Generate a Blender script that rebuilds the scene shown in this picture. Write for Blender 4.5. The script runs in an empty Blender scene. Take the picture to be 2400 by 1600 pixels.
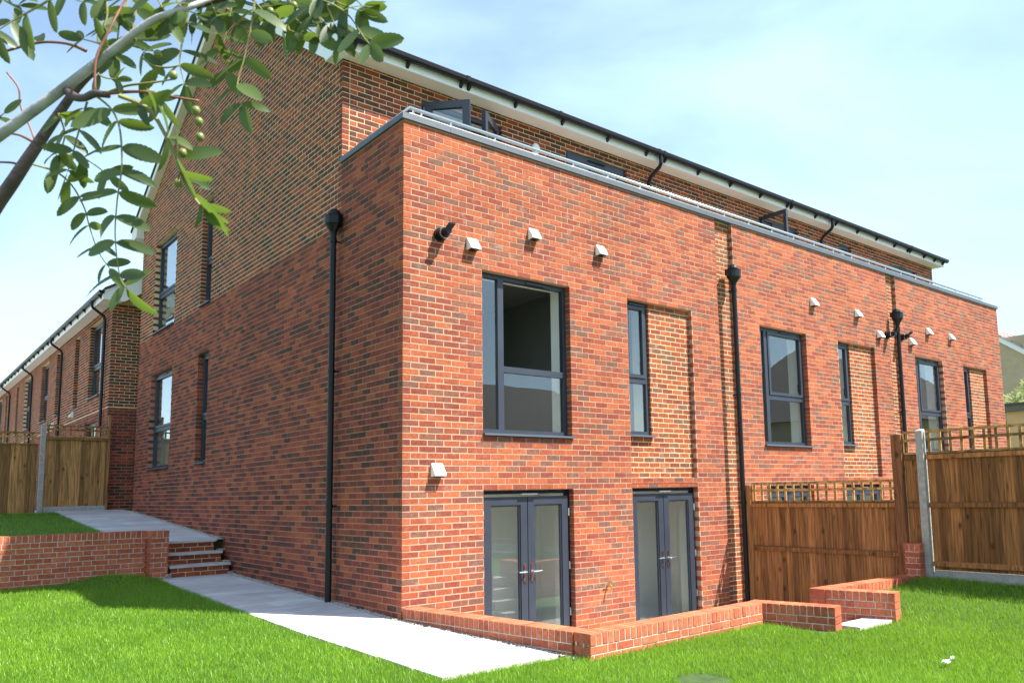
import bpy, math, random
import numpy as np
from mathutils import Vector, Matrix
R = random.Random(7)
NR = np.random.default_rng(11)
S = bpy.context.scene
COL = S.collection

# ------------------------------------------------------------ camera
CAM = np.array([-4.57487, -8.17388, 2.06228])
YAW, PIT, ROL, FPX, PPX, PPY = 0.70905, 0.117657, -0.018972, 1884.595, 1319.965, 929.781
cF = np.array([math.sin(YAW)*math.cos(PIT), math.cos(YAW)*math.cos(PIT), math.sin(PIT)])
_r = np.array([math.cos(YAW), -math.sin(YAW), 0.0]); _u = np.cross(_r, cF)
cR = _r*math.cos(ROL)+_u*math.sin(ROL); cU = -_r*math.sin(ROL)+_u*math.cos(ROL)
cam = bpy.data.cameras.new('camera')
cam.sensor_width = 36; cam.lens = 36*FPX/2400
cam.shift_x = -(PPX-1200)/2400; cam.shift_y = (PPY-800)/2400
cam.clip_start = 0.05; cam.clip_end = 3000
cam.dof.use_dof = True; cam.dof.focus_distance = 11.0; cam.dof.aperture_fstop = 13
co = bpy.data.objects.new('camera', cam); COL.objects.link(co)
M = Matrix.Identity(4)
for i in range(3):
    M[i][0] = cR[i]; M[i][1] = cU[i]; M[i][2] = -cF[i]; M[i][3] = CAM[i]
co.matrix_world = M
S.camera = co
def at(u, v, d):                      # a point at depth d seen at photo pixel (u, v)
    return CAM + d*(cF + cR*(u-PPX)/FPX - cU*(v-PPY)/FPX)

# ------------------------------------------------------------ sky, sun, exposure
SUN = Vector((0.75, -1.0, 1.85)).normalized()
ELEV = math.asin(SUN.z); AZ = math.atan2(SUN.x, SUN.y)
world = bpy.data.worlds.new('World'); S.world = world; world.use_nodes = True
wn = world.node_tree.nodes; wl = world.node_tree.links
bg = wn['Background']; bg.inputs['Strength'].default_value = 0.095
sky = wn.new('ShaderNodeTexSky'); sky.sky_type = 'NISHITA'; sky.sun_disc = False
sky.sun_elevation = ELEV; sky.sun_rotation = AZ
sky.air_density = 1.0; sky.dust_density = 0.7; sky.ozone_density = 1.3
tc = wn.new('ShaderNodeTexCoord'); mp = wn.new('ShaderNodeMapping')
mp.inputs['Scale'].default_value = (1.0, 1.6, 2.6); mp.inputs['Rotation'].default_value = (0.2, 0.1, 0.5)
nz = wn.new('ShaderNodeTexNoise'); nz.inputs['Scale'].default_value = 1.35; nz.inputs['Detail'].default_value = 7
nz.inputs['Roughness'].default_value = 0.5; nz.inputs['Distortion'].default_value = 0.5
rp = wn.new('ShaderNodeValToRGB')
rp.color_ramp.elements[0].position = 0.40; rp.color_ramp.elements[0].color = (0.14, 0.14, 0.14, 1)
rp.color_ramp.elements[1].position = 0.66; rp.color_ramp.elements[1].color = (0.58, 0.58, 0.58, 1)
mx = wn.new('ShaderNodeMix'); mx.data_type = 'RGBA'
mx.inputs[7].default_value = (4.5, 6.4, 7.9, 1)          # thin bright cirrus veil
wl.new(tc.outputs['Generated'], mp.inputs[0]); wl.new(mp.outputs[0], nz.inputs['Vector'])
wl.new(nz.outputs['Fac'], rp.inputs[0]); wl.new(rp.outputs[0], mx.inputs[0])
wl.new(sky.outputs[0], mx.inputs[6]); wl.new(mx.outputs[2], bg.inputs['Color'])
sd = bpy.data.lights.new('sun', 'SUN'); sd.energy = 5.0; sd.angle = math.radians(0.53); sd.color = (1.0, 0.95, 0.86)
so = bpy.data.objects.new('sun', sd); COL.objects.link(so)
so.rotation_euler = SUN.to_track_quat('Z', 'Y').to_euler()
S.view_settings.view_transform = 'Standard'; S.view_settings.look = 'None'
S.view_settings.exposure = 1.4; S.view_settings.gamma = 1.0
S.render.engine = 'CYCLES'

# ------------------------------------------------------------ materials
def base_mat(name):
    m = bpy.data.materials.new(name); m.use_nodes = True
    n = m.node_tree.nodes; return m, n, m.node_tree.links, n['Principled BSDF']
def col4(c): return (c[0], c[1], c[2], 1)
def pos_noise(n, l, scale, detail=4, vec=(1, 1, 1)):
    g = n.new('ShaderNodeNewGeometry'); mp = n.new('ShaderNodeMapping'); mp.inputs['Scale'].default_value = vec
    t = n.new('ShaderNodeTexNoise'); t.inputs['Scale'].default_value = scale; t.inputs['Detail'].default_value = detail
    l.new(g.outputs['Position'], mp.inputs[0]); l.new(mp.outputs[0], t.inputs['Vector']); return t
def mul(n, l, colsock, facsock, lo, hi):
    mr = n.new('ShaderNodeMapRange'); mr.inputs[1].default_value = 0.3; mr.inputs[2].default_value = 0.7
    mr.inputs[3].default_value = lo; mr.inputs[4].default_value = hi
    l.new(facsock, mr.inputs[0])
    v = n.new('ShaderNodeVectorMath'); v.operation = 'SCALE'
    l.new(colsock, v.inputs[0]); l.new(mr.outputs[0], v.inputs['Scale']); return v.outputs[0]
def rgb(n, c):
    r = n.new('ShaderNodeRGB'); r.outputs[0].default_value = col4(c); return r.outputs[0]
def bump(n, l, b, sock, strength=0.3, dist=0.004):
    k = n.new('ShaderNodeBump'); k.inputs['Strength'].default_value = strength; k.inputs['Distance'].default_value = dist
    l.new(sock, k.inputs['Height']); l.new(k.outputs[0], b.inputs['Normal'])
def mat(name, c, rough=0.6, metal=0.0, var=0.12, scale=14, bmp=0.0, bscale=120, vec=(1, 1, 1), spec=0.5):
    m, n, l, b = base_mat(name)
    t = pos_noise(n, l, scale, 5, vec)
    l.new(mul(n, l, rgb(n, c), t.outputs['Fac'], 1-var, 1+var), b.inputs['Base Color'])
    b.inputs['Roughness'].default_value = rough; b.inputs['Metallic'].default_value = metal
    b.inputs['Specular IOR Level'].default_value = spec
    if bmp:
        t2 = pos_noise(n, l, bscale, 3, vec); bump(n, l, b, t2.outputs['Fac'], bmp)
    return m
def brick_mat(name, stops, single=False, bloom=0.35):
    m, n, l, b = base_mat(name)
    a = n.new('ShaderNodeAttribute'); a.attribute_name = 'tone'
    a.attribute_type = 'OBJECT' if single else 'GEOMETRY'
    r = n.new('ShaderNodeValToRGB'); cr = r.color_ramp
    cr.elements[0].position = stops[0][0]; cr.elements[0].color = col4(stops[0][1])
    cr.elements[1].position = stops[-1][0]; cr.elements[1].color = col4(stops[-1][1])
    for p, c in stops[1:-1]:
        e = cr.elements.new(p); e.color = col4(c)
    l.new(a.outputs['Fac'], r.inputs[0])
    t = pos_noise(n, l, 26, 6)
    c1 = mul(n, l, r.outputs[0], t.outputs['Fac'], 0.78, 1.25)
    t2 = pos_noise(n, l, 7.5, 3, (1, 1, 1.6))          # pale kiss marks and salts
    rr = n.new('ShaderNodeValToRGB'); rr.color_ramp.elements[0].position = 0.56; rr.color_ramp.elements[1].position = 0.78
    l.new(t2.outputs['Fac'], rr.inputs[0])
    sc = n.new('ShaderNodeMath'); sc.operation = 'MULTIPLY'; sc.inputs[1].default_value = bloom; l.new(rr.outputs[0], sc.inputs[0])
    mx = n.new('ShaderNodeMix'); mx.data_type = 'RGBA'; mx.inputs[7].default_value = (0.36, 0.26, 0.21, 1)
    t4 = pos_noise(n, l, 0.55, 4); c1 = mul(n, l, c1, t4.outputs['Fac'], 0.80, 1.16)       # batches and weathering
    t5 = pos_noise(n, l, 0.8, 5, (1, 1, 0.6)); r5 = n.new('ShaderNodeMapRange'); r5.inputs[1].default_value = 0.45; r5.inputs[2].default_value = 0.68
    r5.inputs[3].default_value = 0.55; r5.inputs[4].default_value = 2.2; l.new(t5.outputs['Fac'], r5.inputs[0])
    s5 = n.new('ShaderNodeMath'); s5.operation = 'MULTIPLY'; s5.use_clamp = True; l.new(sc.outputs[0], s5.inputs[0]); l.new(r5.outputs[0], s5.inputs[1]); sc = s5
    l.new(sc.outputs[0], mx.inputs[0]); l.new(c1, mx.inputs[6]); l.new(mx.outputs[2], b.inputs['Base Color'])
    b.inputs['Roughness'].default_value = 0.92; b.inputs['Specular IOR Level'].default_value = 0.2
    t3 = pos_noise(n, l, 90, 5); bump(n, l, b, t3.outputs['Fac'], 0.5, 0.006)
    return m
STK = [(0.0, (0.36, 0.102, 0.044)), (0.25, (0.30, 0.077, 0.036)), (0.45, (0.24, 0.058, 0.032)), (0.64, (0.20, 0.053, 0.036)),
       (0.78, (0.22, 0.088, 0.052)), (0.9, (0.18, 0.080, 0.054)), (1.0, (0.15, 0.076, 0.056))]
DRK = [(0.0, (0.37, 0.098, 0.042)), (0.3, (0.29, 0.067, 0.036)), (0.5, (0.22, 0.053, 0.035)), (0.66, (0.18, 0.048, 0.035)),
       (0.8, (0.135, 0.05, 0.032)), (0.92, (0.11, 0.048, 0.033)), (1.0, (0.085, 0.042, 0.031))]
REDS = [(0.0, (0.50, 0.15, 0.075)), (0.5, (0.44, 0.12, 0.058)), (1.0, (0.36, 0.09, 0.048))]
m_brick = brick_mat('stock_brick', STK); m_brick1 = brick_mat('stock_brick_loose', STK, True)
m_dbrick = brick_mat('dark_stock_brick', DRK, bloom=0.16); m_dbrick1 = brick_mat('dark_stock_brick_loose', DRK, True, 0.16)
m_red1 = brick_mat('red_engineering_brick', REDS, True, 0.12)
m_pink = mat('pink_mortar', (0.45, 0.28, 0.195), 0.95, var=0.14, scale=9, bmp=0.3, bscale=200)
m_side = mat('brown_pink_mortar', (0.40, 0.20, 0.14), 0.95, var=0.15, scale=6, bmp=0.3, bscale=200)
m_buff = mat('buff_mortar', (0.72, 0.54, 0.31), 0.95, var=0.14, scale=9, bmp=0.3, bscale=200)
m_yell = mat('yellow_mortar', (0.62, 0.475, 0.25), 0.95, var=0.14, scale=9, bmp=0.3, bscale=200)
m_grey_mortar = mat('grey_mortar', (0.50, 0.47, 0.40), 0.95, var=0.2, scale=12, bmp=0.3, bscale=200)
m_anth = mat('anthracite_frame', (0.030, 0.037, 0.054), 0.42, var=0.1, scale=5)
m_black = mat('black_plastic', (0.007, 0.008, 0.010), 0.4, var=0.1, scale=5, spec=0.3)
m_white = mat('white_upvc', (0.88, 0.87, 0.85), 0.45, var=0.03, scale=3)
m_cream = mat('cream_soffit', (0.80, 0.765, 0.69), 0.5, var=0.03, scale=3)
m_coping = mat('grey_blue_aluminium', (0.08, 0.098, 0.122), 0.5, var=0.06, scale=4)
m_steel = mat('brushed_steel', (0.75, 0.75, 0.75), 0.25, 0.9, var=0.05, scale=20)
m_chrome = mat('chrome', (0.8, 0.8, 0.8), 0.12, 1.0, var=0.02)
m_brass = mat('brass', (0.75, 0.5, 0.12), 0.3, 0.9, var=0.05)
m_slate = mat('roof_slate', (0.06, 0.065, 0.075), 0.7, var=0.2, scale=6, bmp=0.4, bscale=30)
m_btile = mat('brown_roof_tile', (0.10, 0.085, 0.08), 0.85, var=0.25, scale=5, bmp=0.4, bscale=30)
m_ptile = mat('pale_roof_tile', (0.42, 0.36, 0.34), 0.85, var=0.15, scale=5, bmp=0.3, bscale=30)
m_plaster = mat('white_plaster', (0.82, 0.83, 0.80), 0.9, var=0.03, scale=3)
m_pale = mat('pale_floor', (0.68, 0.66, 0.62), 0.6, var=0.05, scale=4)
m_roomshade = mat('room_shade_grey', (0.16, 0.17, 0.165), 0.9, var=0.05, scale=2)  # interior shade put into the colour; the walls themselves would be white
m_carpet = mat('grey_floor', (0.28, 0.29, 0.28), 0.8, var=0.1, scale=6)
m_conc = mat('concrete', (0.36, 0.34, 0.31), 0.9, var=0.18, scale=18, bmp=0.4, bscale=90)
def slab_mat():
    m, n, l, b = base_mat('sandstone_slab'); oi = n.new('ShaderNodeObjectInfo')
    r = n.new('ShaderNodeValToRGB'); r.color_ramp.elements[0].color = (0.47, 0.43, 0.43, 1); r.color_ramp.elements[1].color = (0.60, 0.58, 0.57, 1)
    e = r.color_ramp.elements.new(0.5); e.color = (0.55, 0.50, 0.49, 1); l.new(oi.outputs['Random'], r.inputs[0])
    t = pos_noise(n, l, 3.2, 8, (1, 1.8, 1)); c = mul(n, l, r.outputs[0], t.outputs['Fac'], 0.84, 1.1)
    l.new(c, b.inputs['Base Color']); b.inputs['Roughness'].default_value = 0.85
    t2 = pos_noise(n, l, 14, 6); bump(n, l, b, t2.outputs['Fac'], 0.5, 0.012); return m
m_slab = slab_mat()
m_joint = mat('path_joint', (0.20, 0.18, 0.16), 0.95, var=0.3, scale=20)
m_stone = mat('gravel_stone', (0.40, 0.38, 0.34), 0.9, var=0.4, scale=40)
m_earth = mat('soil', (0.035, 0.07, 0.012), 1.0, var=0.3, scale=9, bmp=0.6, bscale=40)
m_ground = mat('ground_turf', (0.06, 0.11, 0.025), 1.0, var=0.3, scale=0.4)
m_patio = mat('patio_paving', (0.45, 0.43, 0.40), 0.9, var=0.1, scale=6)
m_tan = mat('tan_render', (0.50, 0.38, 0.25), 0.9, var=0.06, scale=4)
m_paper = mat('paper', (0.85, 0.84, 0.83), 0.9, var=0.05, scale=40)
m_bark = mat('rowan_bark', (0.40, 0.37, 0.385), 0.6, var=0.35, scale=26, bmp=0.5, bscale=60, vec=(1, 1, 1))
m_bark2 = mat('rowan_bark_dark', (0.085, 0.055, 0.055), 0.6, var=0.35, scale=26, bmp=0.5, bscale=60)
m_twig = mat('red_twig', (0.23, 0.085, 0.055), 0.55, var=0.3, scale=30)
m_rachis = mat('green_stalk', (0.22, 0.20, 0.06), 0.5, var=0.3, scale=30)
m_berry = mat('green_berry', (0.17, 0.19, 0.045), 0.4, var=0.2, scale=60)

def wood_mat(name, c, vec=(26, 26, 1.3)):
    m, n, l, b = base_mat(name)
    oi = n.new('ShaderNodeObjectInfo')
    g = n.new('ShaderNodeNewGeometry'); mp = n.new('ShaderNodeMapping'); mp.inputs['Scale'].default_value = vec
    ad = n.new('ShaderNodeVectorMath'); ad.operation = 'ADD'
    sc = n.new('ShaderNodeVectorMath'); sc.operation = 'SCALE'; sc.inputs[0].default_value = (40, 17, 31)
    l.new(oi.outputs['Random'], sc.inputs['Scale']); l.new(g.outputs['Position'], mp.inputs[0])
    l.new(mp.outputs[0], ad.inputs[0]); l.new(sc.outputs[0], ad.inputs[1])
    t = n.new('ShaderNodeTexNoise'); t.inputs['Scale'].default_value = 1.6; t.inputs['Detail'].default_value = 6; t.inputs['Distortion'].default_value = 0.8
    l.new(ad.outputs[0], t.inputs['Vector'])
    c1 = mul(n, l, rgb(n, c), t.outputs['Fac'], 0.42, 1.5)
    mr = n.new('ShaderNodeMapRange'); mr.inputs[3].default_value = 0.62; mr.inputs[4].default_value = 1.4
    l.new(oi.outputs['Random'], mr.inputs[0])
    v = n.new('ShaderNodeVectorMath'); v.operation = 'SCALE'; l.new(c1, v.inputs[0]); l.new(mr.outputs[0], v.inputs['Scale'])
    # knots
    mp2 = n.new('ShaderNodeMapping'); mp2.inputs['Scale'].default_value = (5, 5, 3.2)
    ad2 = n.new('ShaderNodeVectorMath'); ad2.operation = 'ADD'
    l.new(g.outputs['Position'], mp2.inputs[0]); l.new(mp2.outputs[0], ad2.inputs[0]); l.new(sc.outputs[0], ad2.inputs[1])
    vo = n.new('ShaderNodeTexVoronoi'); vo.inputs['Scale'].default_value = 1.0; l.new(ad2.outputs[0], vo.inputs['Vector'])
    kr = n.new('ShaderNodeValToRGB'); kr.color_ramp.elements[0].position = 0.06; kr.color_ramp.elements[0].color = (0.75, 0.75, 0.75, 1)
    kr.color_ramp.elements[1].position = 0.20; kr.color_ramp.elements[1].color = (0, 0, 0, 1); l.new(vo.outputs['Distance'], kr.inputs[0])
    mx = n.new('ShaderNodeMix'); mx.data_type = 'RGBA'; mx.inputs[7].default_value = (c[0]*0.16, c[1]*0.14, c[2]*0.14, 1)
    l.new(kr.outputs[0], mx.inputs[0]); l.new(v.outputs[0], mx.inputs[6]); l.new(mx.outputs[2], b.inputs['Base Color'])
    b.inputs['Roughness'].default_value = 0.8; b.inputs['Specular IOR Level'].default_value = 0.25
    bump(n, l, b, t.outputs['Fac'], 0.35, 0.004)
    return m
m_wood = wood_mat('brown_treated_timber', (0.28, 0.115, 0.038))
m_wood2 = wood_mat('olive_treated_timber', (0.35, 0.175, 0.062))
m_trel = wood_mat('trellis_timber', (0.36, 0.20, 0.07), (6, 6, 6))
m_dpost = wood_mat('dark_post_timber', (0.15, 0.06, 0.025))

def glass_mat(name, tint, refl):
    m, n, l, b = base_mat(name); n.remove(b); out = n['Material Output']
    tr = n.new('ShaderNodeBsdfTransparent'); tr.inputs[0].default_value = col4(tint)
    gl = n.new('ShaderNodeBsdfGlossy'); gl.inputs['Roughness'].default_value = 0.0; gl.inputs[0].default_value = (0.95, 0.98, 1, 1)
    wt = pos_noise(n, l, 1.3, 2); wb = n.new('ShaderNodeBump'); wb.inputs['Strength'].default_value = 0.018; wb.inputs['Distance'].default_value = 0.05
    l.new(wt.outputs['Fac'], wb.inputs['Height']); l.new(wb.outputs[0], gl.inputs['Normal'])
    lw = n.new('ShaderNodeLayerWeight'); lw.inputs[0].default_value = 0.5
    pw = n.new('ShaderNodeMath'); pw.operation = 'POWER'; pw.inputs[1].default_value = 4.0; l.new(lw.outputs['Facing'], pw.inputs[0])
    ad = n.new('ShaderNodeMath'); ad.operation = 'MULTIPLY_ADD'; ad.inputs[1].default_value = 0.9; ad.inputs[2].default_value = refl
    ad.use_clamp = True
    ms = n.new('ShaderNodeMixShader'); l.new(pw.outputs[0], ad.inputs[0]); l.new(ad.outputs[0], ms.inputs[0])
    l.new(tr.outputs[0], ms.inputs[1]); l.new(gl.outputs[0], ms.inputs[2]); l.new(ms.outputs[0], out.inputs[0]); return m
m_glass = glass_mat('window_glass', (0.93, 0.955, 0.945), 0.085)
m_film = mat('frosted_film', (0.36, 0.45, 0.50), 0.35, var=0.1, scale=8)

def leaf_mat(name, top, trans, attr=False):
    m, n, l, b = base_mat(name); out = n['Material Output']
    oi = n.new('ShaderNodeObjectInfo')
    if attr:
        a = n.new('ShaderNodeAttribute'); a.attribute_name = 'tone'; rs = a.outputs['Fac']
    else: rs = oi.outputs['Random']
    if attr:
        gp_ = pos_noise(n, l, 1.1, 4); ma = n.new('ShaderNodeMath'); ma.operation = 'MULTIPLY_ADD'; ma.inputs[1].default_value = 0.9; ma.inputs[2].default_value = -0.45
        l.new(gp_.outputs['Fac'], ma.inputs[0]); mb_ = n.new('ShaderNodeMath'); mb_.use_clamp = True; l.new(rs, mb_.inputs[0]); l.new(ma.outputs[0], mb_.inputs[1]); rs = mb_.outputs[0]
    hs = n.new('ShaderNodeHueSaturation'); hs.inputs['Color'].default_value = col4(top)
    mr = n.new('ShaderNodeMapRange'); mr.inputs[3].default_value = 0.45; mr.inputs[4].default_value = 1.75; l.new(rs, mr.inputs[0])
    l.new(mr.outputs[0], hs.inputs['Value'])
    mh = n.new('ShaderNodeMapRange'); mh.inputs[3].default_value = 0.515; mh.inputs[4].default_value = 0.48; l.new(rs, mh.inputs[0]); l.new(mh.outputs[0], hs.inputs['Hue'])
    l.new(hs.outputs[0], b.inputs['Base Color']); b.inputs['Roughness'].default_value = 0.42
    tb = n.new('ShaderNodeBsdfTranslucent'); tb.inputs[0].default_value = col4(trans)
    ms = n.new('ShaderNodeMixShader'); ms.inputs[0].default_value = 0.38
    l.new(b.outputs[0], ms.inputs[1]); l.new(tb.outputs[0], ms.inputs[2]); l.new(ms.outputs[0], out.inputs[0]); return m
m_grass = leaf_mat('grass_blade', (0.145, 0.30, 0.018), (0.31, 0.52, 0.03), True)
m_leaf = leaf_mat('rowan_leaflet', (0.055, 0.088, 0.025), (0.17, 0.26, 0.03))
m_bush = leaf_mat('variegated_bush_leaf', (0.42, 0.47, 0.22), (0.4, 0.45, 0.2), True)

# ------------------------------------------------------------ mesh helpers
def link(name, me, m=None, parent=None):
    o = bpy.data.objects.new(name, me); COL.objects.link(o)
    if m is not None and me is not None and not me.materials: me.materials.append(m)
    if parent is not None: o.parent = parent
    return o
def empty(name, loc=(0, 0, 0)):
    o = bpy.data.objects.new(name, None); COL.objects.link(o); o.empty_display_size = 0.1
    o.location = loc; return o
def tag(o, label, cat, group=None, kind=None):
    o['label'] = label; o['category'] = cat
    if group: o['group'] = group
    if kind: o['kind'] = kind
    return o
def struct(o): o['kind'] = 'structure'; return o
class Fr:                                  # a vertical plane: u along it, d into it, z up
    def __init__(s, O, U, N): s.O = Vector(O); s.U = Vector(U).normalized(); s.N = Vector(N).normalized()
    def p(s, u, d, z): return tuple(s.O + s.U*u + s.N*d + Vector((0, 0, z)))
class MB:
    def __init__(s): s.v = []; s.f = []; s.t = []
    def face(s, pts, tone=0):
        k = len(s.v); s.v += [tuple(p) for p in pts]; s.f.append(tuple(range(k, k+len(pts)))); s.t.append(tone)
    def hexa(s, c, tone=0, skip=()):       # 8 corners: bottom 0-3, top 4-7
        k = len(s.v); s.v += [tuple(p) for p in c]
        for i, q in enumerate(((0, 3, 2, 1), (4, 5, 6, 7), (0, 1, 5, 4), (1, 2, 6, 5), (2, 3, 7, 6), (3, 0, 4, 7))):
            if i in skip: continue
            s.f.append(tuple(k+j for j in q)); s.t.append(tone)
    def box(s, x0, x1, y0, y1, z0, z1, tone=0):
        s.hexa([(x0, y0, z0), (x1, y0, z0), (x1, y1, z0), (x0, y1, z0), (x0, y0, z1), (x1, y0, z1), (x1, y1, z1), (x0, y1, z1)], tone)
    def fbox(s, fr, u0, u1, d0, d1, z0, z1, tone=0, skip=()):
        s.hexa([fr.p(u0, d0, z0), fr.p(u1, d0, z0), fr.p(u1, d1, z0), fr.p(u0, d1, z0), fr.p(u0, d0, z1), fr.p(u1, d0, z1), fr.p(u1, d1, z1), fr.p(u0, d1, z1)], tone, skip)
    def prism(s, poly, vec):               # polygon extruded along vec
        k = len(s.v); n = len(poly); vec = Vector(vec)
        s.v += [tuple(p) for p in poly] + [tuple(Vector(p)+vec) for p in poly]
        s.f.append(tuple(range(k, k+n))); s.f.append(tuple(range(k+2*n-1, k+n-1, -1))); s.t += [0, 0]
        for i in range(n):
            j = (i+1) % n; s.f.append((k+i, k+n+i, k+n+j, k+j)); s.t.append(0)
    def tube(s, pts, rad, n=8, caps=True, squash=None):
        pts = [Vector(p) for p in pts]; rad = rad if isinstance(rad, (list, tuple)) else [rad]*len(pts)
        k = len(s.v); ref = None
        for i, p in enumerate(pts):
            t = (pts[min(i+1, len(pts)-1)]-pts[max(i-1, 0)]).normalized()
            if ref is None:
                ref = Vector((0, 0, 1)) if abs(t.z) < 0.9 else Vector((1, 0, 0))
            a = t.cross(ref).normalized(); b = a.cross(t).normalized(); ref = b
            for q in range(n):
                th = 2*math.pi*q/n; s.v.append(tuple(p + a*rad[i]*math.cos(th) + b*rad[i]*math.sin(th)))
        for i in range(len(pts)-1):
            for q in range(n):
                r = (q+1) % n; s.f.append((k+i*n+q, k+i*n+r, k+(i+1)*n+r, k+(i+1)*n+q)); s.t.append(0)
        if caps:
            s.f.append(tuple(k+q for q in range(n))[::-1]); e = k+(len(pts)-1)*n
            s.f.append(tuple(e+q for q in range(n))); s.t += [0, 0]
    def rings(s, rings, cap=True):          # loft through equal-length rings
        k = len(s.v); n = len(rings[0])
        for r in rings: s.v += [tuple(p) for p in r]
        for i in range(len(rings)-1):
            for q in range(n):
                j = (q+1) % n; s.f.append((k+i*n+q, k+i*n+j, k+(i+1)*n+j, k+(i+1)*n+q)); s.t.append(0)
        if cap:
            s.f.append(tuple(range(k+n-1, k-1, -1))); e = k+(len(rings)-1)*n; s.f.append(tuple(range(e, e+n))); s.t += [0, 0]
    def mesh(s, name, m=None, tone=False, smooth=False):
        me = bpy.data.meshes.new(name); me.from_pydata(s.v, [], s.f)
        if tone:
            a = me.attributes.new('tone', 'FLOAT', 'FACE'); a.data.foreach_set('value', s.t)
        if m: me.materials.append(m)
        if smooth: me.shade_smooth()
        me.update(); return me
    def build(s, name, m=None, parent=None, tone=False, smooth=False):
        return link(name, s.mesh(name, m, tone, smooth), None, parent)
def boxobj(name, m, parent, *a):
    b = MB(); b.box(*a); return b.build(name, m, parent)
def fboxobj(name, m, parent, fr, *a):
    b = MB(); b.fbox(fr, *a); return b.build(name, m, parent)

# ------------------------------------------------------------ brickwork
CO, BL, J = 0.075, 0.214, 0.0125
def field(fr, u0, u1, z0, z1, holes, off0=0.0, off1=0.1125, keep=None, J=J):
    """stretcher-bond bricks over a plane; holes are (ua, ub, za, zb); returns (fr, ua, ub, za, zb)"""
    out = []; r0 = int(round(z0/CO)); r1 = int(math.ceil(z1/CO-1e-6))
    for r in range(r0, r1):
        za, zb = r*CO+J*0.5, (r+1)*CO-J*0.5
        if zb > z1: zb = z1
        if zb-za < 0.012: continue
        o = off0 if r % 2 == 0 else off1
        u = u0+o-0.225
        while u < u1:
            a, b = max(u, u0), min(u+0.2265-J, u1)
            u += 0.225
            if b-a < 0.03: continue
            segs = [(a, b)]
            for ha, hb, hza, hzb in holes:
                if hza+0.01 < (za+zb)/2 < hzb-0.01:
                    ns = []
                    for p, q in segs:
                        if q <= ha or p >= hb: ns.append((p, q)); continue
                        if p < ha: ns.append((p, ha))
                        if q > hb: ns.append((hb, q))
                    segs = ns
            for p, q in segs:
                if q-p > 0.02 and (keep is None or keep((p+q)/2, zb)): out.append((fr, p, q, za, zb))
    return out
def px_size(b):
    fr, p, q, za, zb = b; c = np.array(fr.p((p+q)/2, 0, (za+zb)/2))-CAM; d = c@cF
    if d < 0.5: return 0
    u = PPX+FPX*(c@cR)/d; v = PPY-FPX*(c@cU)/d
    if not (0 < u < 2400 and 0 < v < 1600): return 0
    N = np.array(fr.N); cosang = abs((c/np.linalg.norm(c))@N)
    return (q-p)*(zb-za)*cosang/d**2
_bm = {}
def brick_mesh(l, h, d, m):
    k = (round(l, 3), round(h, 3), round(d, 3), m.name)
    if k not in _bm:
        b = MB(); e = 0.003; hl, hh = l/2, h/2
        f = [(-hl+e, 0, -hh+e), (hl-e, 0, -hh+e), (hl-e, 0, hh-e), (-hl+e, 0, hh-e)]
        g = [(-hl, e, -hh), (hl, e, -hh), (hl, e, hh), (-hl, e, hh)]
        w = [(-hl, d, -hh), (hl, d, -hh), (hl, d, hh), (-hl, d, hh)]
        b.rings([w, g, f]); _bm[k] = b.mesh('brick', m)
    return _bm[k]
def one_brick(parent, fr, p, q, za, zb, d0, d1, m, tone):
    o = link('brick', brick_mesh(q-p, zb-za, d1-d0, m), None, parent)
    X, Y = fr.U, fr.N; Z = Vector((0, 0, 1))
    W = Matrix.Identity(4); c = fr.p((p+q)/2, d0, (za+zb)/2)
    for i in range(3): W[i][0] = X[i]; W[i][1] = Y[i]; W[i][2] = Z[i]; W[i][3] = c[i]
    o.matrix_world = W if parent is None else parent.matrix_world.inverted() @ W
    o['tone'] = tone; return o
def lay(bricks, parent, mjoin, msingle, singles, skew=1.0, depth=0.1):
    """joins all bricks but the ones in `singles` (a set of indices)"""
    mb = MB()
    for i, b in enumerate(bricks):
        fr, p, q, za, zb = b
        d = R.uniform(-0.0010, 0.0008); t = R.random()**skew
        if i in singles:
            one_brick(parent, fr, p, q, za, zb, d, depth, msingle, t); continue
        j = lambda: R.uniform(-0.0016, 0.0016)
        a0, a1, b0, b1 = za+j(), za+j(), zb+j(), zb+j(); pp, qq = p+j(), q+j()
        mb.hexa([fr.p(pp, d, a0), fr.p(qq, d, a1), fr.p(qq, depth, a1), fr.p(pp, depth, a0), fr.p(pp, d, b0), fr.p(qq, d, b1), fr.p(qq, depth, b1), fr.p(pp, depth, b0)], t, skip=(4,))
    if mb.f:
        o = mb.build('bricks', mjoin, parent, tone=True); o['kind'] = 'stuff'
def sheet(fr, u0, u1, z0, z1, holes, name, m, parent, d=0.0022, thick=0.11):
    """mortar bed behind the bricks with its openings and their reveals"""
    us = sorted({u0, u1, *[min(max(h[0]-0.004, u0), u1) for h in holes], *[min(max(h[1]+0.004, u0), u1) for h in holes]})
    zs = sorted({z0, z1, *[min(max(h[2]-0.004, z0), z1) for h in holes], *[min(max(h[3]+0.004, z0), z1) for h in holes]})
    mb = MB()
    for a, b in zip(us, us[1:]):
        for c, e in zip(zs, zs[1:]):
            if b-a < 1e-4 or e-c < 1e-4: continue
            mu, mz = (a+b)/2, (c+e)/2
            if any(h[0]-0.004 < mu < h[1]+0.004 and h[2]-0.004 < mz < h[3]+0.004 for h in holes): continue
            mb.face([fr.p(a, d, c), fr.p(b, d, c), fr.p(b, d, e), fr.p(a, d, e)])
    for h in holes:
        a, b, c, e = h[0]-0.004, h[1]+0.004, h[2]-0.004, h[3]+0.004
        for pa, pb in (((a, c), (b, c)), ((b, c), (b, e)), ((b, e), (a, e)), ((a, e), (a, c))):
            mb.face([fr.p(pa[0], d, pa[1]), fr.p(pb[0], d, pb[1]), fr.p(pb[0], d+thick, pb[1]), fr.p(pa[0], d+thick, pa[1])])
    return mb.build(name, m, parent)

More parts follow.
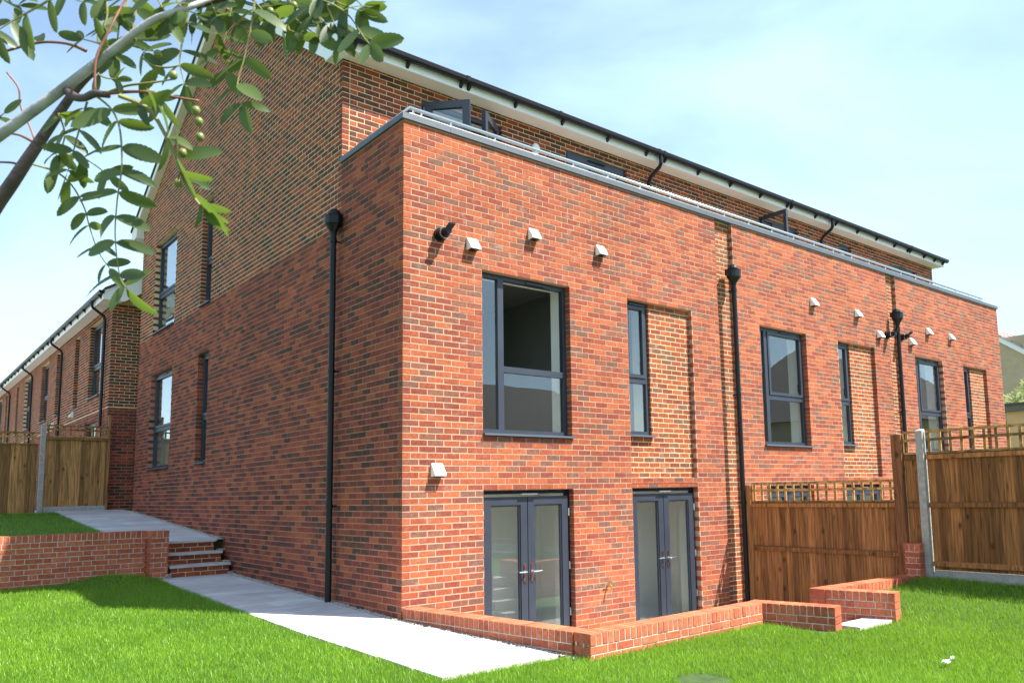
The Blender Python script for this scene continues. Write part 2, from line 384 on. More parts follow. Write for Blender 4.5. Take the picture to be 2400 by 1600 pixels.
# ------------------------------------------------------------ windows and doors
def room(parent, fr, u0, u1, z0, z1, d0, deep, side=0.5, drop=None, paint=None):
    """plastered reveal and the room behind an opening"""
    mb = MB(); a, b = u0, u1; d1 = d0+0.25
    for pa, pb in (((a, z0), (b, z0)), ((b, z0), (b, z1)), ((b, z1), (a, z1)), ((a, z1), (a, z0))):
        mb.face([fr.p(pa[0], d0, pa[1]), fr.p(pb[0], d0, pb[1]), fr.p(pb[0], d1, pb[1]), fr.p(pa[0], d1, pa[1])])
    mb.build('window_reveal', m_plaster, parent); mb = MB()
    zf = z0-(drop or 0.0)-0.001; zc = z1+0.12; A, B = u0-side, u1+side
    # inner face of the outer wall round the opening
    for (p, q, r, t) in ((A, a, zf, zc), (b, B, zf, zc), (a, b, z1, zc), (a, b, zf, z0)):
        if q-p > 1e-3 and t-r > 2e-3: mb.face([fr.p(p, d1, r), fr.p(q, d1, r), fr.p(q, d1, t), fr.p(p, d1, t)])
    for (p, q) in (((A, d1), (A, deep)), ((A, deep), (B, deep)), ((B, deep), (B, d1))):
        mb.face([fr.p(p[0], p[1], zf), fr.p(q[0], q[1], zf), fr.p(q[0], q[1], zc), fr.p(p[0], p[1], zc)])
    mb.face([fr.p(A, d1, zc), fr.p(B, d1, zc), fr.p(B, deep, zc), fr.p(A, deep, zc)])
    o = mb.build('room_lining', paint or m_roomshade, parent)
    f = MB(); f.face([fr.p(A, d1, zf+0.002), fr.p(B, d1, zf+0.002), fr.p(B, deep, zf+0.002), fr.p(A, deep, zf+0.002)])
    f.build('room_floor', m_pale if paint else m_carpet, parent)
def rect_frame(mb, fr, a, b, c, e, w, d0, d1, wb=None):
    wb = wb or w
    mb.fbox(fr, a, a+w, d0, d1, c, e); mb.fbox(fr, b-w, b, d0, d1, c, e)
    mb.fbox(fr, a+w, b-w, d0, d1, e-w, e); mb.fbox(fr, a+w, b-w, d0, d1, c, c+wb)
def pane(parent, fr, a, b, c, e, d, m=None):
    return fboxobj('pane', m or m_glass, parent, fr, a, b, d, d+0.004, c, e)
def window(parent, fr, u0, u1, z0, z1, d=0.095, side=True, open_sash=False, deep=3.4, detail=True, left=0.24, rs=0.4, sillp=0.045):
    mb = MB(); g = 0.006; a, b, c, e = u0+g, u1-g, z0+g+0.03, z1-g
    rect_frame(mb, fr, a, b, c, e, 0.055, d, d+0.07)
    lo = a+0.055
    if side:
        um = u0+(u1-u0)*left; mb.fbox(fr, um-0.045, um+0.045, d+0.001, d+0.069, c+0.055, e-0.055); lo = um+0.045
    zt = z1-(z1-z0)*0.585
    mb.fbox(fr, lo, b-0.055, d+0.0015, d+0.068, zt-0.04, zt+0.04)
    w = mb.build('window', m_anth, parent)
    if side: pane(w, fr, a+0.05, um-0.042, c+0.05, e-0.05, d+0.03)
    pane(w, fr, lo-0.003, b-0.052, c+0.05, zt-0.037, d+0.03)
    if not open_sash:
        s = MB(); rect_frame(s, fr, lo+0.004, b-0.059, zt+0.044, e-0.059, 0.05, d-0.014, d+0.05)
        s.build('sash', m_anth, w); pane(w, fr, lo+0.05, b-0.105, zt+0.09, e-0.105, d+0.02)
        if detail:
            h = MB(); uu = b-0.085; h.fbox(fr, uu-0.012, uu+0.012, d+0.051, d+0.075, zt+0.16, zt+0.30); h.build('window_handle', m_black, w)
    if detail:
        t = MB(); um_ = (lo+b)/2; t.fbox(fr, um_-0.16, um_+0.16, d-0.024, d-0.001, e-0.045, e-0.024); t.build('trickle_vent', m_anth, w)
    s = MB(); s.fbox(fr, u0-0.004, u1+0.02, -sillp, d+0.06, z0+0.004, z0+0.030); s.build('sill', m_coping, w)
    room(w, fr, u0, u1, z0+0.03, z1, d+0.072, deep, rs, 0.5)
    return w
def french_door(parent, fr, u0, u1, z0, z1, d=0.07, deep=1.15):
    mb = MB(); rect_frame(mb, fr, u0+0.005, u1-0.005, z0, z1-0.004, 0.045, d+0.02, d+0.09, 0.03)
    f = mb.build('french_door', m_black, parent); um = (u0+u1)/2
    for k, (a, b) in enumerate(((u0+0.048, um-0.006), (um+0.006, u1-0.048))):
        s = MB(); rect_frame(s, fr, a, b, z0+0.035, z1-0.085, 0.105, d, d+0.06, 0.16)
        # glazing bead step
        rect_frame(s, fr, a+0.105, b-0.105, z0+0.195, z1-0.19, 0.018, d+0.014, d+0.05)
        s.build('door_leaf', m_anth, f); pane(f, fr, a+0.11, b-0.11, z0+0.20, z1-0.195, d+0.03)
        sg = -1 if k == 0 else 1; uh = um+sg*0.058
        h = MB(); h.fbox(fr, uh-0.014, uh+0.014, d-0.010, d-0.0005, 0.93+z0, 1.17+z0)
        h.tube([fr.p(uh, d-0.008, z0+1.07), fr.p(uh, d-0.05, z0+1.07), fr.p(uh+sg*0.02, d-0.055, z0+1.07), fr.p(uh+sg*0.125, d-0.055, z0+1.072)], [0.011, 0.010, 0.010, 0.008], 8)
        h.tube([fr.p(uh, d-0.012, z0+0.97), fr.p(uh, d-0.001, z0+0.97)], 0.011, 8)
        h.build('door_handle', m_chrome, f)
        for zz in (0.45, 1.05, 1.75):
            q = MB(); ue = a-0.012 if k == 0 else b+0.012
            q.tube([fr.p(ue, d-0.006, z0+zz), fr.p(ue, d-0.006, z0+zz+0.10)], 0.011, 6); q.build('hinge', m_steel, f)
    q = MB(); q.fbox(fr, um-0.13, um+0.13, d-0.05, d+0.019, z1-0.062, z1-0.045); q.build('door_catch', m_steel, f)
    room(f, fr, u0, u1, z0+0.01, z1, d+0.092, deep, 0.35, paint=m_plaster)
    return f

# ============================================================ TERRACE BUILDING
B = empty('terraced_building', (0, 0, 0))
tag(B, 'long red brick terraced block with flat-topped front, grey windows and white eaves', 'building')
FRONT = Fr((0, 0, 0), (1, 0, 0), (0, 1, 0)); SIDE = Fr((0, 0, 0), (0, 1, 0), (1, 0, 0))
XE, YB, Y1, ZC = 17.25, 12.42, 1.6875, 6.54
bays = [dict(W=(1.125, 2.5875), P=(3.7125, 5.15), N=4.225), dict(W=(6.95, 8.37), P=(9.465, 10.86), N=9.985), dict(W=(12.60, 13.92), P=(15.0, 16.31), N=15.50)]
strips = [(5.83, 6.28), (11.51, 11.91)]
holesF = []
for i, b in enumerate(bays):
    holesF.append((*b['W'], 2.775, 4.875)); holesF.append((*b['P'], 2.25, 4.875))
    if i < 2: holesF.append((*b['W'], 0.0, 2.1)); holesF.append((*b['P'], 0.0, 2.1))
for s in strips: holesF.append((*s, -0.15, ZC))
sheet(FRONT, 0.005, XE, -0.15, ZC, holesF, 'front_wall', m_pink, B)
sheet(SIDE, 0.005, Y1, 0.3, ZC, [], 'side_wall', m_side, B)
GW = [(9.58, 11.24, 5.7, 7.8), (7.19, 7.82, 5.7, 7.8), (9.58, 11.24, 2.7, 4.8), (7.19, 7.82, 2.7, 4.8)]
sheet(SIDE, Y1, YB, 0.3, 5.7, [h for h in GW if h[2] < 5], 'gable_wall', m_side, B)
def roof_bot(y): return 8.093+0.668*(y-1.909) if y < 6.78 else 11.345-0.49*(y-6.78)
# upper gable with its sloping top
mb = MB(); hs = [h for h in GW if h[2] > 5]
us = sorted({Y1, YB, 6.78, *[h[0]-0.004 for h in hs], *[h[1]+0.004 for h in hs]})
for a, b in zip(us, us[1:]):
    m_ = (a+b)/2; hh = [h for h in hs if h[0]-0.004 <= m_ <= h[1]+0.004]
    ta, tb = roof_bot(a)+0.10, roof_bot(b)+0.10
    if hh:
        mb.face([SIDE.p(a, .0022, 5.7), SIDE.p(b, .0022, 5.7), SIDE.p(b, .0022, 5.6961), SIDE.p(a, .0022, 5.6961)])
        mb.face([SIDE.p(a, .0022, 7.804), SIDE.p(b, .0022, 7.804), SIDE.p(b, .0022, tb), SIDE.p(a, .0022, ta)])
        for pa, pb in (((a, 5.7), (b, 5.7)), ((b, 5.7), (b, 7.804)), ((b, 7.804), (a, 7.804)), ((a, 7.804), (a, 5.7))):
            mb.face([SIDE.p(pa[0], .0022, pa[1]), SIDE.p(pb[0], .0022, pb[1]), SIDE.p(pb[0], .12, pb[1]), SIDE.p(pa[0], .12, pa[1])])
    else: mb.face([SIDE.p(a, .0022, 5.7), SIDE.p(b, .0022, 5.7), SIDE.p(b, .0022, tb), SIDE.p(a, .0022, ta)])
mb.build('gable_wall', m_buff, B)
MAIN = Fr((0, Y1, 0), (1, 0, 0), (0, 1, 0))
holesM = [(1.24, 2.70, 5.85, 7.875), (4.05, 5.51, 5.85, 7.875), (9.50, 10.95, 5.85, 7.875), (12.69, 13.22, 6.9, 7.875), (15.16, 16.52, 5.85, 7.8)]
sheet(MAIN, 0.005, 17.5, 5.7, 8.1, holesM, 'upper_wall', m_buff, B)
# bricks
bl = []
fb = field(FRONT, 0, XE, -0.15, ZC, holesF, 0.225, 0.1125)
fb += [(FRONT, 0.0, 0.1025, r*CO+0.005, (r+1)*CO-0.005) for r in range(-1, 87) if r % 2]       # corner headers
fb = [b for b in fb if not (b[1] < 0.11 and b[2] > 0.10 and b[2] < 0.12 and b[2]-b[1] > 0.1026)]
fb = [b for b in fb if not (b[1] == 0.0 and 0.1 < b[2] < 0.105 and False)]
fbU = []; seen = set()
for b in fb:
    k = (round(b[1], 3), round(b[3], 3))
    if k in seen: continue
    seen.add(k); fbU.append(b)
fb = fbU
sb = field(SIDE, 0.1125, Y1-0.01, 0.3, ZC, [], 0.0, 0.1125)
sb = [(f, (0.0 if (abs(p-0.1125) < 1e-6 and q-p < 0.11) else p), q, za, zb) for f, p, q, za, zb in sb]
g1 = field(SIDE, Y1, YB, 0.3, 5.7, [h for h in GW if h[2] < 5], 0.0, 0.1125)
g2 = field(SIDE, Y1+0.1125, YB, 5.7, 11.4, [h for h in GW if h[2] > 5], 0.0, 0.1125, keep=lambda u, z: z < roof_bot(u)+0.09, J=0.016)
g2 = [(f, (Y1 if (abs(p-Y1-0.1125) < 1e-6 and q-p < 0.11 and za > 6.5) else p), q, za, zb) for f, p, q, za, zb in g2]
g2 += [(SIDE, Y1, Y1+0.1025, r*CO+0.005, (r+1)*CO-0.005) for r in range(76, 88)]
mw = field(MAIN, 0.1125, 17.5, 5.7, 8.1, holesM, 0.0, 0.1125)
mw = [(f, p, q, za, zb) for f, p, q, za, zb in mw]
mw += [(MAIN, 0.0, 0.1025, r*CO+0.005, (r+1)*CO-0.005) for r in range(88, 108)]
rank = sorted([(px_size(b), i) for i, b in enumerate(fb)], reverse=True)[:290]
fw = [o for o in B.children if o.name.startswith('front_wall')][0]
lay(fb, fw, m_brick, m_brick1, {i for _, i in rank}, 1.45)
sw = [o for o in B.children if o.name.startswith('side_wall')][0]
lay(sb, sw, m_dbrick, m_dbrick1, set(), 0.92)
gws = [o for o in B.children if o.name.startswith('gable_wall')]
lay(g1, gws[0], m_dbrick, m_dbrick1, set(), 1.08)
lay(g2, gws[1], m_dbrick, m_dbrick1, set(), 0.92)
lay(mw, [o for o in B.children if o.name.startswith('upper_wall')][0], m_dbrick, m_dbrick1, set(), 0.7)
# recessed strips and panels with yellow pointing
for s in strips:
    fr = Fr((0, 0.07, 0), (1, 0, 0), (0, 1, 0))
    o = sheet(fr, s[0]-0.05, s[1]+0.05, -0.15, ZC, [], 'recessed_strip', m_yell, B)
    lay(field(fr, s[0]-0.03, s[1]+0.03, -0.15, ZC, [], J=0.0145), o, m_brick, m_brick1, set(), 1.1, 0.05)
for i, b in enumerate(bays):
    p0, p1 = b['P']; fr = Fr((0, 0.07, 0), (1, 0, 0), (0, 1, 0)); h = [(p0-0.02, b['N'], 2.85, 4.90)]
    o = sheet(fr, p0-0.006, p1+0.006, 2.24, 4.88, h, 'recessed_panel', m_yell, B, thick=0.06)
    lay(field(fr, p0, p1, 2.25, 4.875, h, J=0.0145), o, m_brick, m_brick1, set(), 1.1, 0.05)
    k = 0; u = p0                                     # sloping brick sill of the panel
    pl = MB()
    while u < p1-0.02:
        v = min(u+0.215, p1)
        pl.hexa([(u+.004, -0.004, 2.165), (v-.004, -0.004, 2.165), (v-.004, 0.075, 2.165), (u+.004, 0.075, 2.165), (u+.004, -0.003, 2.185), (v-.004, -0.003, 2.185), (v-.004, 0.0745, 2.247), (u+.004, 0.0745, 2.247)], R.uniform(0, 0.3)); u += 0.225
    q = pl.build('panel_sill', m_brick, B, tone=True)
    window(B, fr, p0, b['N'], 2.84, 4.875, d=0.035, side=False, deep=3.0, rs=0.12, sillp=0.07)
for i, b in enumerate(bays):
    window(B, FRONT, *b['W'], 2.775, 4.875, side=True, open_sash=(i == 0), deep=3.6, left=(0.24 if i == 0 else 0.2))
    if i < 2:
        french_door(B, FRONT, *b['W'], 0.0, 2.1); french_door(B, FRONT, *b['P'], 0.0, 2.1)
for h in GW:
    window(B, SIDE, *h, d=0.10, side=False, deep=2.2, rs=0.15)
# terrace deck, parapet inside, right end walls (closing the volume)
boxobj('roof_terrace', m_slab, B, 0.3, XE-0.02, 0.3, Y1+0.1, 5.70, 5.76)
boxobj('parapet_lining', m_coping, B, 0.30, XE-0.3, 0.28, 0.30, 5.77, ZC-0.002)
boxobj('end_wall', m_pink, B, XE-0.01, XE, 0.0, Y1, -0.15, ZC)
boxobj('end_wall', m_buff, B, 17.49, 17.5, Y1+0.11, YB, -0.15, 8.1)
boxobj('rear_wall', m_buff, B, 0.12, 17.49, YB-0.01, YB, 0.3, 8.15)
# upper french doors, glazing
def upper_door(h, leaves):
    f = MB(); rect_frame(f, MAIN, h[0]+.004, h[1]-.004, h[2], h[3]-.004, 0.06, 0.05, 0.12); o = f.build('french_door', m_anth, B)
    if 'closed' in leaves:
        um = (h[0]+h[1])/2
        for a, b in ((h[0]+.062, um-.004), (um+.004, h[1]-.062)):
            s = MB(); rect_frame(s, MAIN, a, b, h[2]+.06, h[3]-.065, 0.13, 0.035, 0.10); s.build('door_leaf', m_anth, o)
            pane(o, MAIN, a+.12, b-.12, h[2]+.18, h[3]-.19, 0.06)
        q = MB(); q.fbox(MAIN, um-.2, um+.2, 0.0, .034, h[3]-.085, h[3]-.07); q.build('door_catch', m_black, o)
    room(o, MAIN, h[0], h[1], h[2]+0.02, h[3], 0.122, 3.0, 0.3)
    return o
def open_leaf(o, p, q, z0, z1, w=0.11):
    L = math.hypot(q[0]-p[0], q[1]-p[1]); U = Vector((q[0]-p[0], q[1]-p[1], 0)); N = Vector((-U.y, U.x, 0))
    fr = Fr((p[0], p[1], 0), U, N)
    s = MB(); rect_frame(s, fr, 0, L, z0, z1, w, -0.03, 0.03); l_ = s.build('door_leaf', m_anth, o)
    pane(o, fr, w-.01, L-w+.01, z0+w, z1-w, 0.0)
    h = MB(); h.tube([fr.p(L-.05, -.03, z1-1.0), fr.p(L-.05, -.075, z1-1.0), fr.p(L-.17, -.08, z1-1.0)], .01, 6); h.build('door_handle', m_black, o)
d1 = upper_door(holesM[0], 'open'); open_leaf(d1, (1.30, 1.69), (1.764, 1.191), 5.86, 7.81); open_leaf(d1, (2.62, 1.70), (2.096, 1.319), 5.86, 7.81)
upper_door(holesM[1], 'closed'); d3 = upper_door(holesM[2], 'open'); open_leaf(d3, (9.54, 1.69), (9.53, 1.02), 5.86, 7.82, 0.07)
window(B, MAIN, *holesM[3], d=0.05, side=False, deep=2.0, rs=0.1)
upper_door(holesM[4], 'closed')
boxobj('door_reveal', m_anth, d3, 10.06, 10.89, Y1+0.06, Y1+0.10, 5.9, 7.81)
# coping in lengths
xs = [-0.03, 0.645, 3.12, 5.6, 8.1, 10.6, 13.1, 15.6, XE+0.03]
for a, b in zip(xs, xs[1:]):
    c = MB(); c.box(a+0.002, b-0.002, -0.03, 0.31, ZC+0.001, ZC+0.072); c.build('coping', m_coping, B)
c = MB(); c.box(-0.03, 0.31, 0.314, Y1-0.003, ZC+0.001, ZC+0.072); c.build('coping', m_coping, B)
c = MB(); c.box(XE-0.31, XE+0.03, 0.314, Y1-0.003, ZC+0.001, ZC+0.072); c.build('coping', m_coping, B)
# railing
rl = MB(); rl.tube([(0.15, 1.5, 6.775), (0.15, 0.13, 6.775), (16.75, 0.13, 6.775)], 0.024, 10); ra = rl.build('railing', m_steel, B, smooth=True)
for zz, rr in ((6.705, 0.011),):
    q = MB(); q.tube([(0.15, 0.13, zz), (16.75, 0.13, zz)], rr, 6); q.build('lower_rail', m_steel, ra)
pm = None
for x in [0.2, 0.32] + [0.75+0.69*k for k in range(24)]:
    if x > 16.75: break
    if pm is None:
        q = MB(); q.tube([(0, 0, ZC+0.079), (0, 0, 6.76)], 0.013, 6); pm = q.mesh('railing_post', m_steel)
    link('railing_post', pm, None, ra).location = (x, 0.13, 0)
# eaves: soffit, fascia, gutter, brackets
boxobj('soffit', m_cream, B, -0.159, 17.62, 1.421, Y1+0.004, 8.055, 8.075)
fa = MB(); fa.box(-0.16, 17.62, 1.395, 1.42, 8.045, 8.235); fa.build('fascia', m_white, B)
gp = [(1.262, 8.215), (1.272, 8.165), (1.30, 8.14), (1.345, 8.14), (1.378, 8.165), (1.388, 8.215), (1.38, 8.222), (1.268, 8.225)]
gt = MB(); gt.prism([(-0.18, y, z) for y, z in gp], (17.84, 0, 0)); gu = gt.build('gutter', m_black, B)
bx = [0.02, 0.83, 1.728, 1.864, 2.744, 3.714, 4.744, 5.71, 6.203, 7.147, 8.135, 9.133, 10.1, 10.25, 11.2, 12.05, 13.0, 13.9, 14.8, 15.5, 15.62, 16.4, 17.0, 17.5]
bmsh = MB(); bmsh.prism([(-0.022, 1.30, 8.139), (-0.022, 1.394, 8.139), (-0.022, 1.394, 8.065)], (0.044, 0, 0)); bme = bmsh.mesh('gutter_bracket', m_black)
umsh = MB(); umsh.prism([(-0.03, y+(-.006 if y < 1.325 else .004), z+(-.006 if z < 8.2 else .006)) for y, z in gp], (0.06, 0, 0)); ume = umsh.mesh('gutter_union', m_black)
for x in bx:
    link('gutter_bracket', bme, None, gu).location = (x, 0, 0)
for x in (1.796, 3.6, 5.96, 6.1, 10.17, 11.6, 15.56): link('gutter_union', ume, None, gu).location = (x, 0, 0)
def downpipe(name, pts, r, clips, parent, clipdir, m=m_black):
    q = MB(); q.tube(pts, r, 12); o = q.build(name, m, parent, smooth=False)
    for c in clips:
        k = MB(); k.tube([Vector(c)-Vector((0, 0, .02)), Vector(c)+Vector((0, 0, .02))], r+0.006, 12)
        e = Vector(c)+Vector(clipdir)*0.075; k.tube([c, e], 0.008, 6); k.build('pipe_clip', m, o)
    return o
for x in (6.02, 11.80):
    downpipe('downpipe', [(x+.02, 1.325, 8.15), (x+.02, 1.325, 8.0), (x+.015, 1.36, 7.94), (x, 1.58, 7.80), (x, 1.625, 7.72), (x, 1.625, 5.8)], 0.036, [(x, 1.625, 7.6)], B, (0, 1, 0))
# hopper heads with their downpipes
def hopper(fr, u, zt, zb, off=0.12):
    p = MB(); p.tube([fr.p(u, -off, zb), fr.p(u, -off, zt)], 0.040, 12); o = p.build('downpipe', m_black, B)
    h = MB(); rs = []
    for z, a, b0 in ((zt-0.03, 0.045, 0.045), (zt+0.0, 0.05, 0.05), (zt+0.09, 0.125, 0.105), (zt+0.10, 0.14, 0.115), (zt+0.20, 0.145, 0.118), (zt+0.215, 0.15, 0.122)):
        ring = []
        for k in range(12):
            th = math.pi*2*k/12; du = a*math.cos(th); dd = b0*math.sin(th)
            ring.append(fr.p(u+du, -off+dd*(1 if dd < 0 else 0.9), z))
        rs.append(ring)
    h.rings(rs); h.build('hopper_head', m_black, o)
    d_ = MB(); rs = []
    for z, a in ((zt+0.16, 0.09), (zt+0.25, 0.09), (zt+0.29, 0.075), (zt+0.315, 0.045), (zt+0.325, 0.01)):
        rs.append([fr.p(u+0.0+a*math.cos(2*math.pi*k/12), -off+0.01+a*math.sin(2*math.pi*k/12), z) for k in range(12)])
    d_.rings(rs); d_.build('outlet_bend', m_black, o, smooth=False)
    q = MB(); q.fbox(fr, u-0.075, u+0.075, -off+0.02, 0.0-0.002, zt+0.14, zt+0.24); q.build('outlet_spigot', m_black, o)
    z = zt-0.12
    while z > zb+0.3:
        k = MB(); c = Vector(fr.p(u, -off, z)); k.tube([c-Vector((0, 0, .022)), c+Vector((0, 0, .022))], 0.047, 12)
        k.tube([fr.p(u-.0, -off, z), fr.p(u, -0.003, z)], 0.012, 6); k.build('pipe_clip', m_black, o); z -= 1.75
    return o
hopper(SIDE, 1.69, 5.56, 0.70, 0.10); hopper(FRONT, 6.12, 5.46, -0.1); hopper(FRONT, 11.67, 5.46, -0.1)
# extract vents and boiler flues
vm = MB()
pr_ = lambda x: [(x, 0.0, 0.075), (x, -0.018, 0.078), (x, -0.10, -0.045), (x, -0.10, -0.068), (x, 0.0, -0.075)]
vm.prism(pr_(-0.075), (0.15, 0, 0)); vme = vm.mesh('vent_cowl', m_white)
vg = MB(); vg.box(-0.055, 0.055, -0.085, -0.012, -0.083, -0.073); vge = vg.mesh('vent_grille', m_black)
for x, z in ((0.966, 5.166), (1.948, 5.489), (3.172, 5.49), (0.452, 2.345), (8.652, 5.509), (10.233, 5.501), (11.078, 5.174), (12.454, 5.167), (13.28, 5.493), (14.402, 5.492)):
    o = link('vent_cowl', vme, None, B); o.location = (x, -0.001, z); link('vent_grille', vge, None, o)
for x, z in ((0.50, 5.20), (11.40, 5.20), (11.985, 5.21)):
    o = MB(); o.tube([(x, 0.0, z), (x, -0.035, z)], 0.085, 16); o.tube([(x, -0.03, z), (x, -0.13, z)], 0.068, 16); fo = o.build('boiler_flue', m_black, B)
    k = MB(); k.tube([(x, -0.118, z), (x, -0.126, z)], 0.071, 16); k.build('flue_band', m_steel, fo)
    k = MB(); k.tube([(x, -0.12, z+.005), (x+0.01, -0.20, z+0.015)], [0.05, 0.045], 12)
    k.prism([(x-0.03, -0.19, z+.03), (x+.05, -0.20, z+.03), (x+.06, -0.26, z+.075), (x-0.02, -0.25, z+.075)], (0, 0, 0.02)); k.build('flue_terminal', m_black, fo)
# garden tap and small wall lamp
t = MB(); t.tube([(3.17, 0, .79), (3.17, -.06, .79), (3.17, -.085, .775), (3.17, -.09, .735)], [.014, .013, .013, .012], 8)
t.tube([(3.17, -.055, .79), (3.17, -.055, .83)], .008, 6); t.fbox(FRONT, 3.125, 3.215, -.062, -.048, .828, .84); t.build('garden_tap', m_brass, B)
lm = MB(); lm.rings([[(3.376+a*math.cos(2*math.pi*k/14), Y1-b_, 7.66+a*1.35*math.sin(2*math.pi*k/14)) for k in range(14)] for a, b_ in ((0.075, 0.0), (0.075, 0.03), (0.06, 0.055), (0.02, 0.065))])
lm.build('wall_lamp', m_white, B, smooth=True)
# roof, verges
rt = lambda y: roof_bot(y)+0.17
rf = MB()
for (ya, yb) in ((1.39, 6.78), (6.78, 12.95)):
    za, zb = rt(ya), rt(yb)
    if ya == 1.39: za = 8.24; zb = rt(yb)
    rf.hexa([(-0.19, ya, za-0.0), (17.66, ya, za), (17.66, yb, zb), (-0.19, yb, zb), (-0.19, ya, za+0.05), (17.66, ya, za+0.05), (17.66, yb, zb+0.05), (-0.19, yb, zb+0.05)])
rf.build('roof', m_slate, B)
def verge(x0, x1):
    v = MB(); X = (x1-x0, 0, 0)
    v.prism([(x0, 1.422, 8.05), (x0, 1.906, 8.05), (x0, 1.93, 8.107), (x0, 6.78, 11.345), (x0, 6.78, 11.51), (x0, 1.422, 8.235)], X)
    v.build('bargeboard', m_white, B)
    v = MB(); v.prism([(x0, 6.781, 11.344), (x0, 12.40, 8.60), (x0, 12.45, 8.26), (x0, 12.93, 8.26), (x0, 12.93, 8.49), (x0, 6.781, 11.51)], X)
    v.build('bargeboard', m_cream, B)
verge(-0.16, -0.002); verge(17.502, 17.62)
boxobj('soffit', m_cream, B, 0.0, 17.5, YB+0.001, 12.93, 8.265, 8.285)
boxobj('fascia', m_white, B, -0.16, 17.62, 12.931, 12.95, 8.25, 8.45)

# ============================================================ SECOND TERRACE (behind, left)
T = empty('terraced_building', (-0.45, 13.15, 1.8))
tag(T, 'farther brick terrace behind the timber gate, receding to the left edge', 'building')
TINV = Matrix.Translation((0.45, -13.15, -1.8))
LF = Fr((-0.45, 0, 0), (0, 1, 0), (1, 0, 0)); EF = Fr((0, 13.15, 0), (1, 0, 0), (0, 1, 0))
def sub(o): o.matrix_parent_inverse = TINV; return o
hl = []
for k in range(4):
    y = 14.23+5.86*k*2
for a, b in ((14.23, 15.66), (17.12, 17.72), (20.05, 20.70), (22.19, 23.62), (26.05, 27.54), (29.2, 29.8), (32.6, 33.2), (34.6, 36.0)): hl.append((a, b, 4.65, 6.6))
low = [(14.5, 15.9, 2.0, 4.05)]
n0 = len(T.children)
sheet(LF, 13.15, 44, 1.5, 4.25, low, 'facade_wall', m_side, T); sheet(LF, 13.15, 44, 4.25, 6.75, hl, 'facade_wall', m_buff, T)
sheet(EF, -0.445, 6, 1.5, 4.25, [], 'end_wall', m_side, T); sheet(EF, -0.445, 6, 4.25, 6.75, [], 'end_wall', m_buff, T)
tw = list(T.children)
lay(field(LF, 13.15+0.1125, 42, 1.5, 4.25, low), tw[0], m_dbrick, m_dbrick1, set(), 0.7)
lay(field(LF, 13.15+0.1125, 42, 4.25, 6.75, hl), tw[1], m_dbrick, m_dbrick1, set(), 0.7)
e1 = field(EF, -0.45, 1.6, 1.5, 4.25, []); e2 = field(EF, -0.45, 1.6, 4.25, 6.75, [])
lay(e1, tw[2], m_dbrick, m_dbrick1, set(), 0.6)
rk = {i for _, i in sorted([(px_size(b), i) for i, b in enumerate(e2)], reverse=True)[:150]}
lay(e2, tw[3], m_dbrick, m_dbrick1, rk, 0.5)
for h in hl+low: window(T, LF, *h, d=0.10, side=False, deep=2.0, rs=0.15, detail=False)
b = MB(); b.box(-0.72, -0.46, 12.72, 44, 6.745, 6.76); b.build('soffit', m_cream, T)
b = MB(); b.box(-0.745, -0.721, 12.70, 44, 6.73, 6.93); b.build('fascia', m_white, T)
b = MB(); b.prism([(-0.745, 12.68, 6.73), (-0.30, 12.68, 6.73), (2.6, 12.68, 8.75), (2.6, 12.68, 8.95), (-0.745, 12.68, 6.93)], (0, 0.02, 0)); b.build('bargeboard', m_white, T)
b = MB(); b.prism([(-0.72, 12.70, 6.762), (-0.30, 12.70, 6.762), (-0.30, 13.14, 6.762), (-0.72, 13.14, 6.762)], (0, 0, 0.01)); b.build('soffit', m_cream, T)
b = MB(); b.prism([(x-2.11, 12.66, z-1.29) for x, z in gp], (0, 31, 0)); g2_ = b.build('gutter', m_black, T)
rb = MB(); rb.hexa([(-0.735, 12.62, 6.97), (3.6, 12.62, 9.6), (3.6, 44, 9.6), (-0.735, 44, 6.97), (-0.735, 12.62, 7.0), (3.6, 12.62, 9.65), (3.6, 44, 9.65), (-0.735, 44, 7.0)])
rb.build('roof', m_slate, T)
eg = MB(); eg.prism([(-0.44, 13.16, 6.76), (3.5, 13.16, 6.76), (3.5, 13.16, 9.5)], (0, 0.05, 0)); eg.build('gable_end', m_buff, T)
bm2 = MB(); bm2.prism([(-0.746, -0.02, 6.85), (-0.84, -0.02, 6.85), (-0.746, -0.02, 6.77)], (0, 0.04, 0)); bme2 = bm2.mesh('gutter_bracket', m_black)
for k in range(26): link('gutter_bracket', bme2, None, g2_).location = (0, 12.9+0.93*k, 0)
for y in (13.65, 19.5, 25.36, 31.4):
    downpipe('downpipe', [(-0.80, y, 6.86), (-0.80, y, 6.74), (-0.78, y, 6.70), (-0.54, y, 6.52), (-0.51, y, 6.44), (-0.51, y, 1.7)], 0.034, [(-0.51, y, 6.3), (-0.51, y, 4.6)], T, (1, 0, 0))
vrot = MB(); vrot.prism([(0, -0.075, 0.075), (-0.018, -0.075, 0.078), (-0.10, -0.075, -0.045), (-0.10, -0.075, -0.068), (0, -0.075, -0.075)], (0, 0.15, 0)); vme2 = vrot.mesh('vent_cowl', m_white)
for y, z in ((17.6, 4.45), (20.8, 4.4)):
    link('vent_cowl', vme2, None, T).location = (-0.451, y, z)
for o in T.children: sub(o)

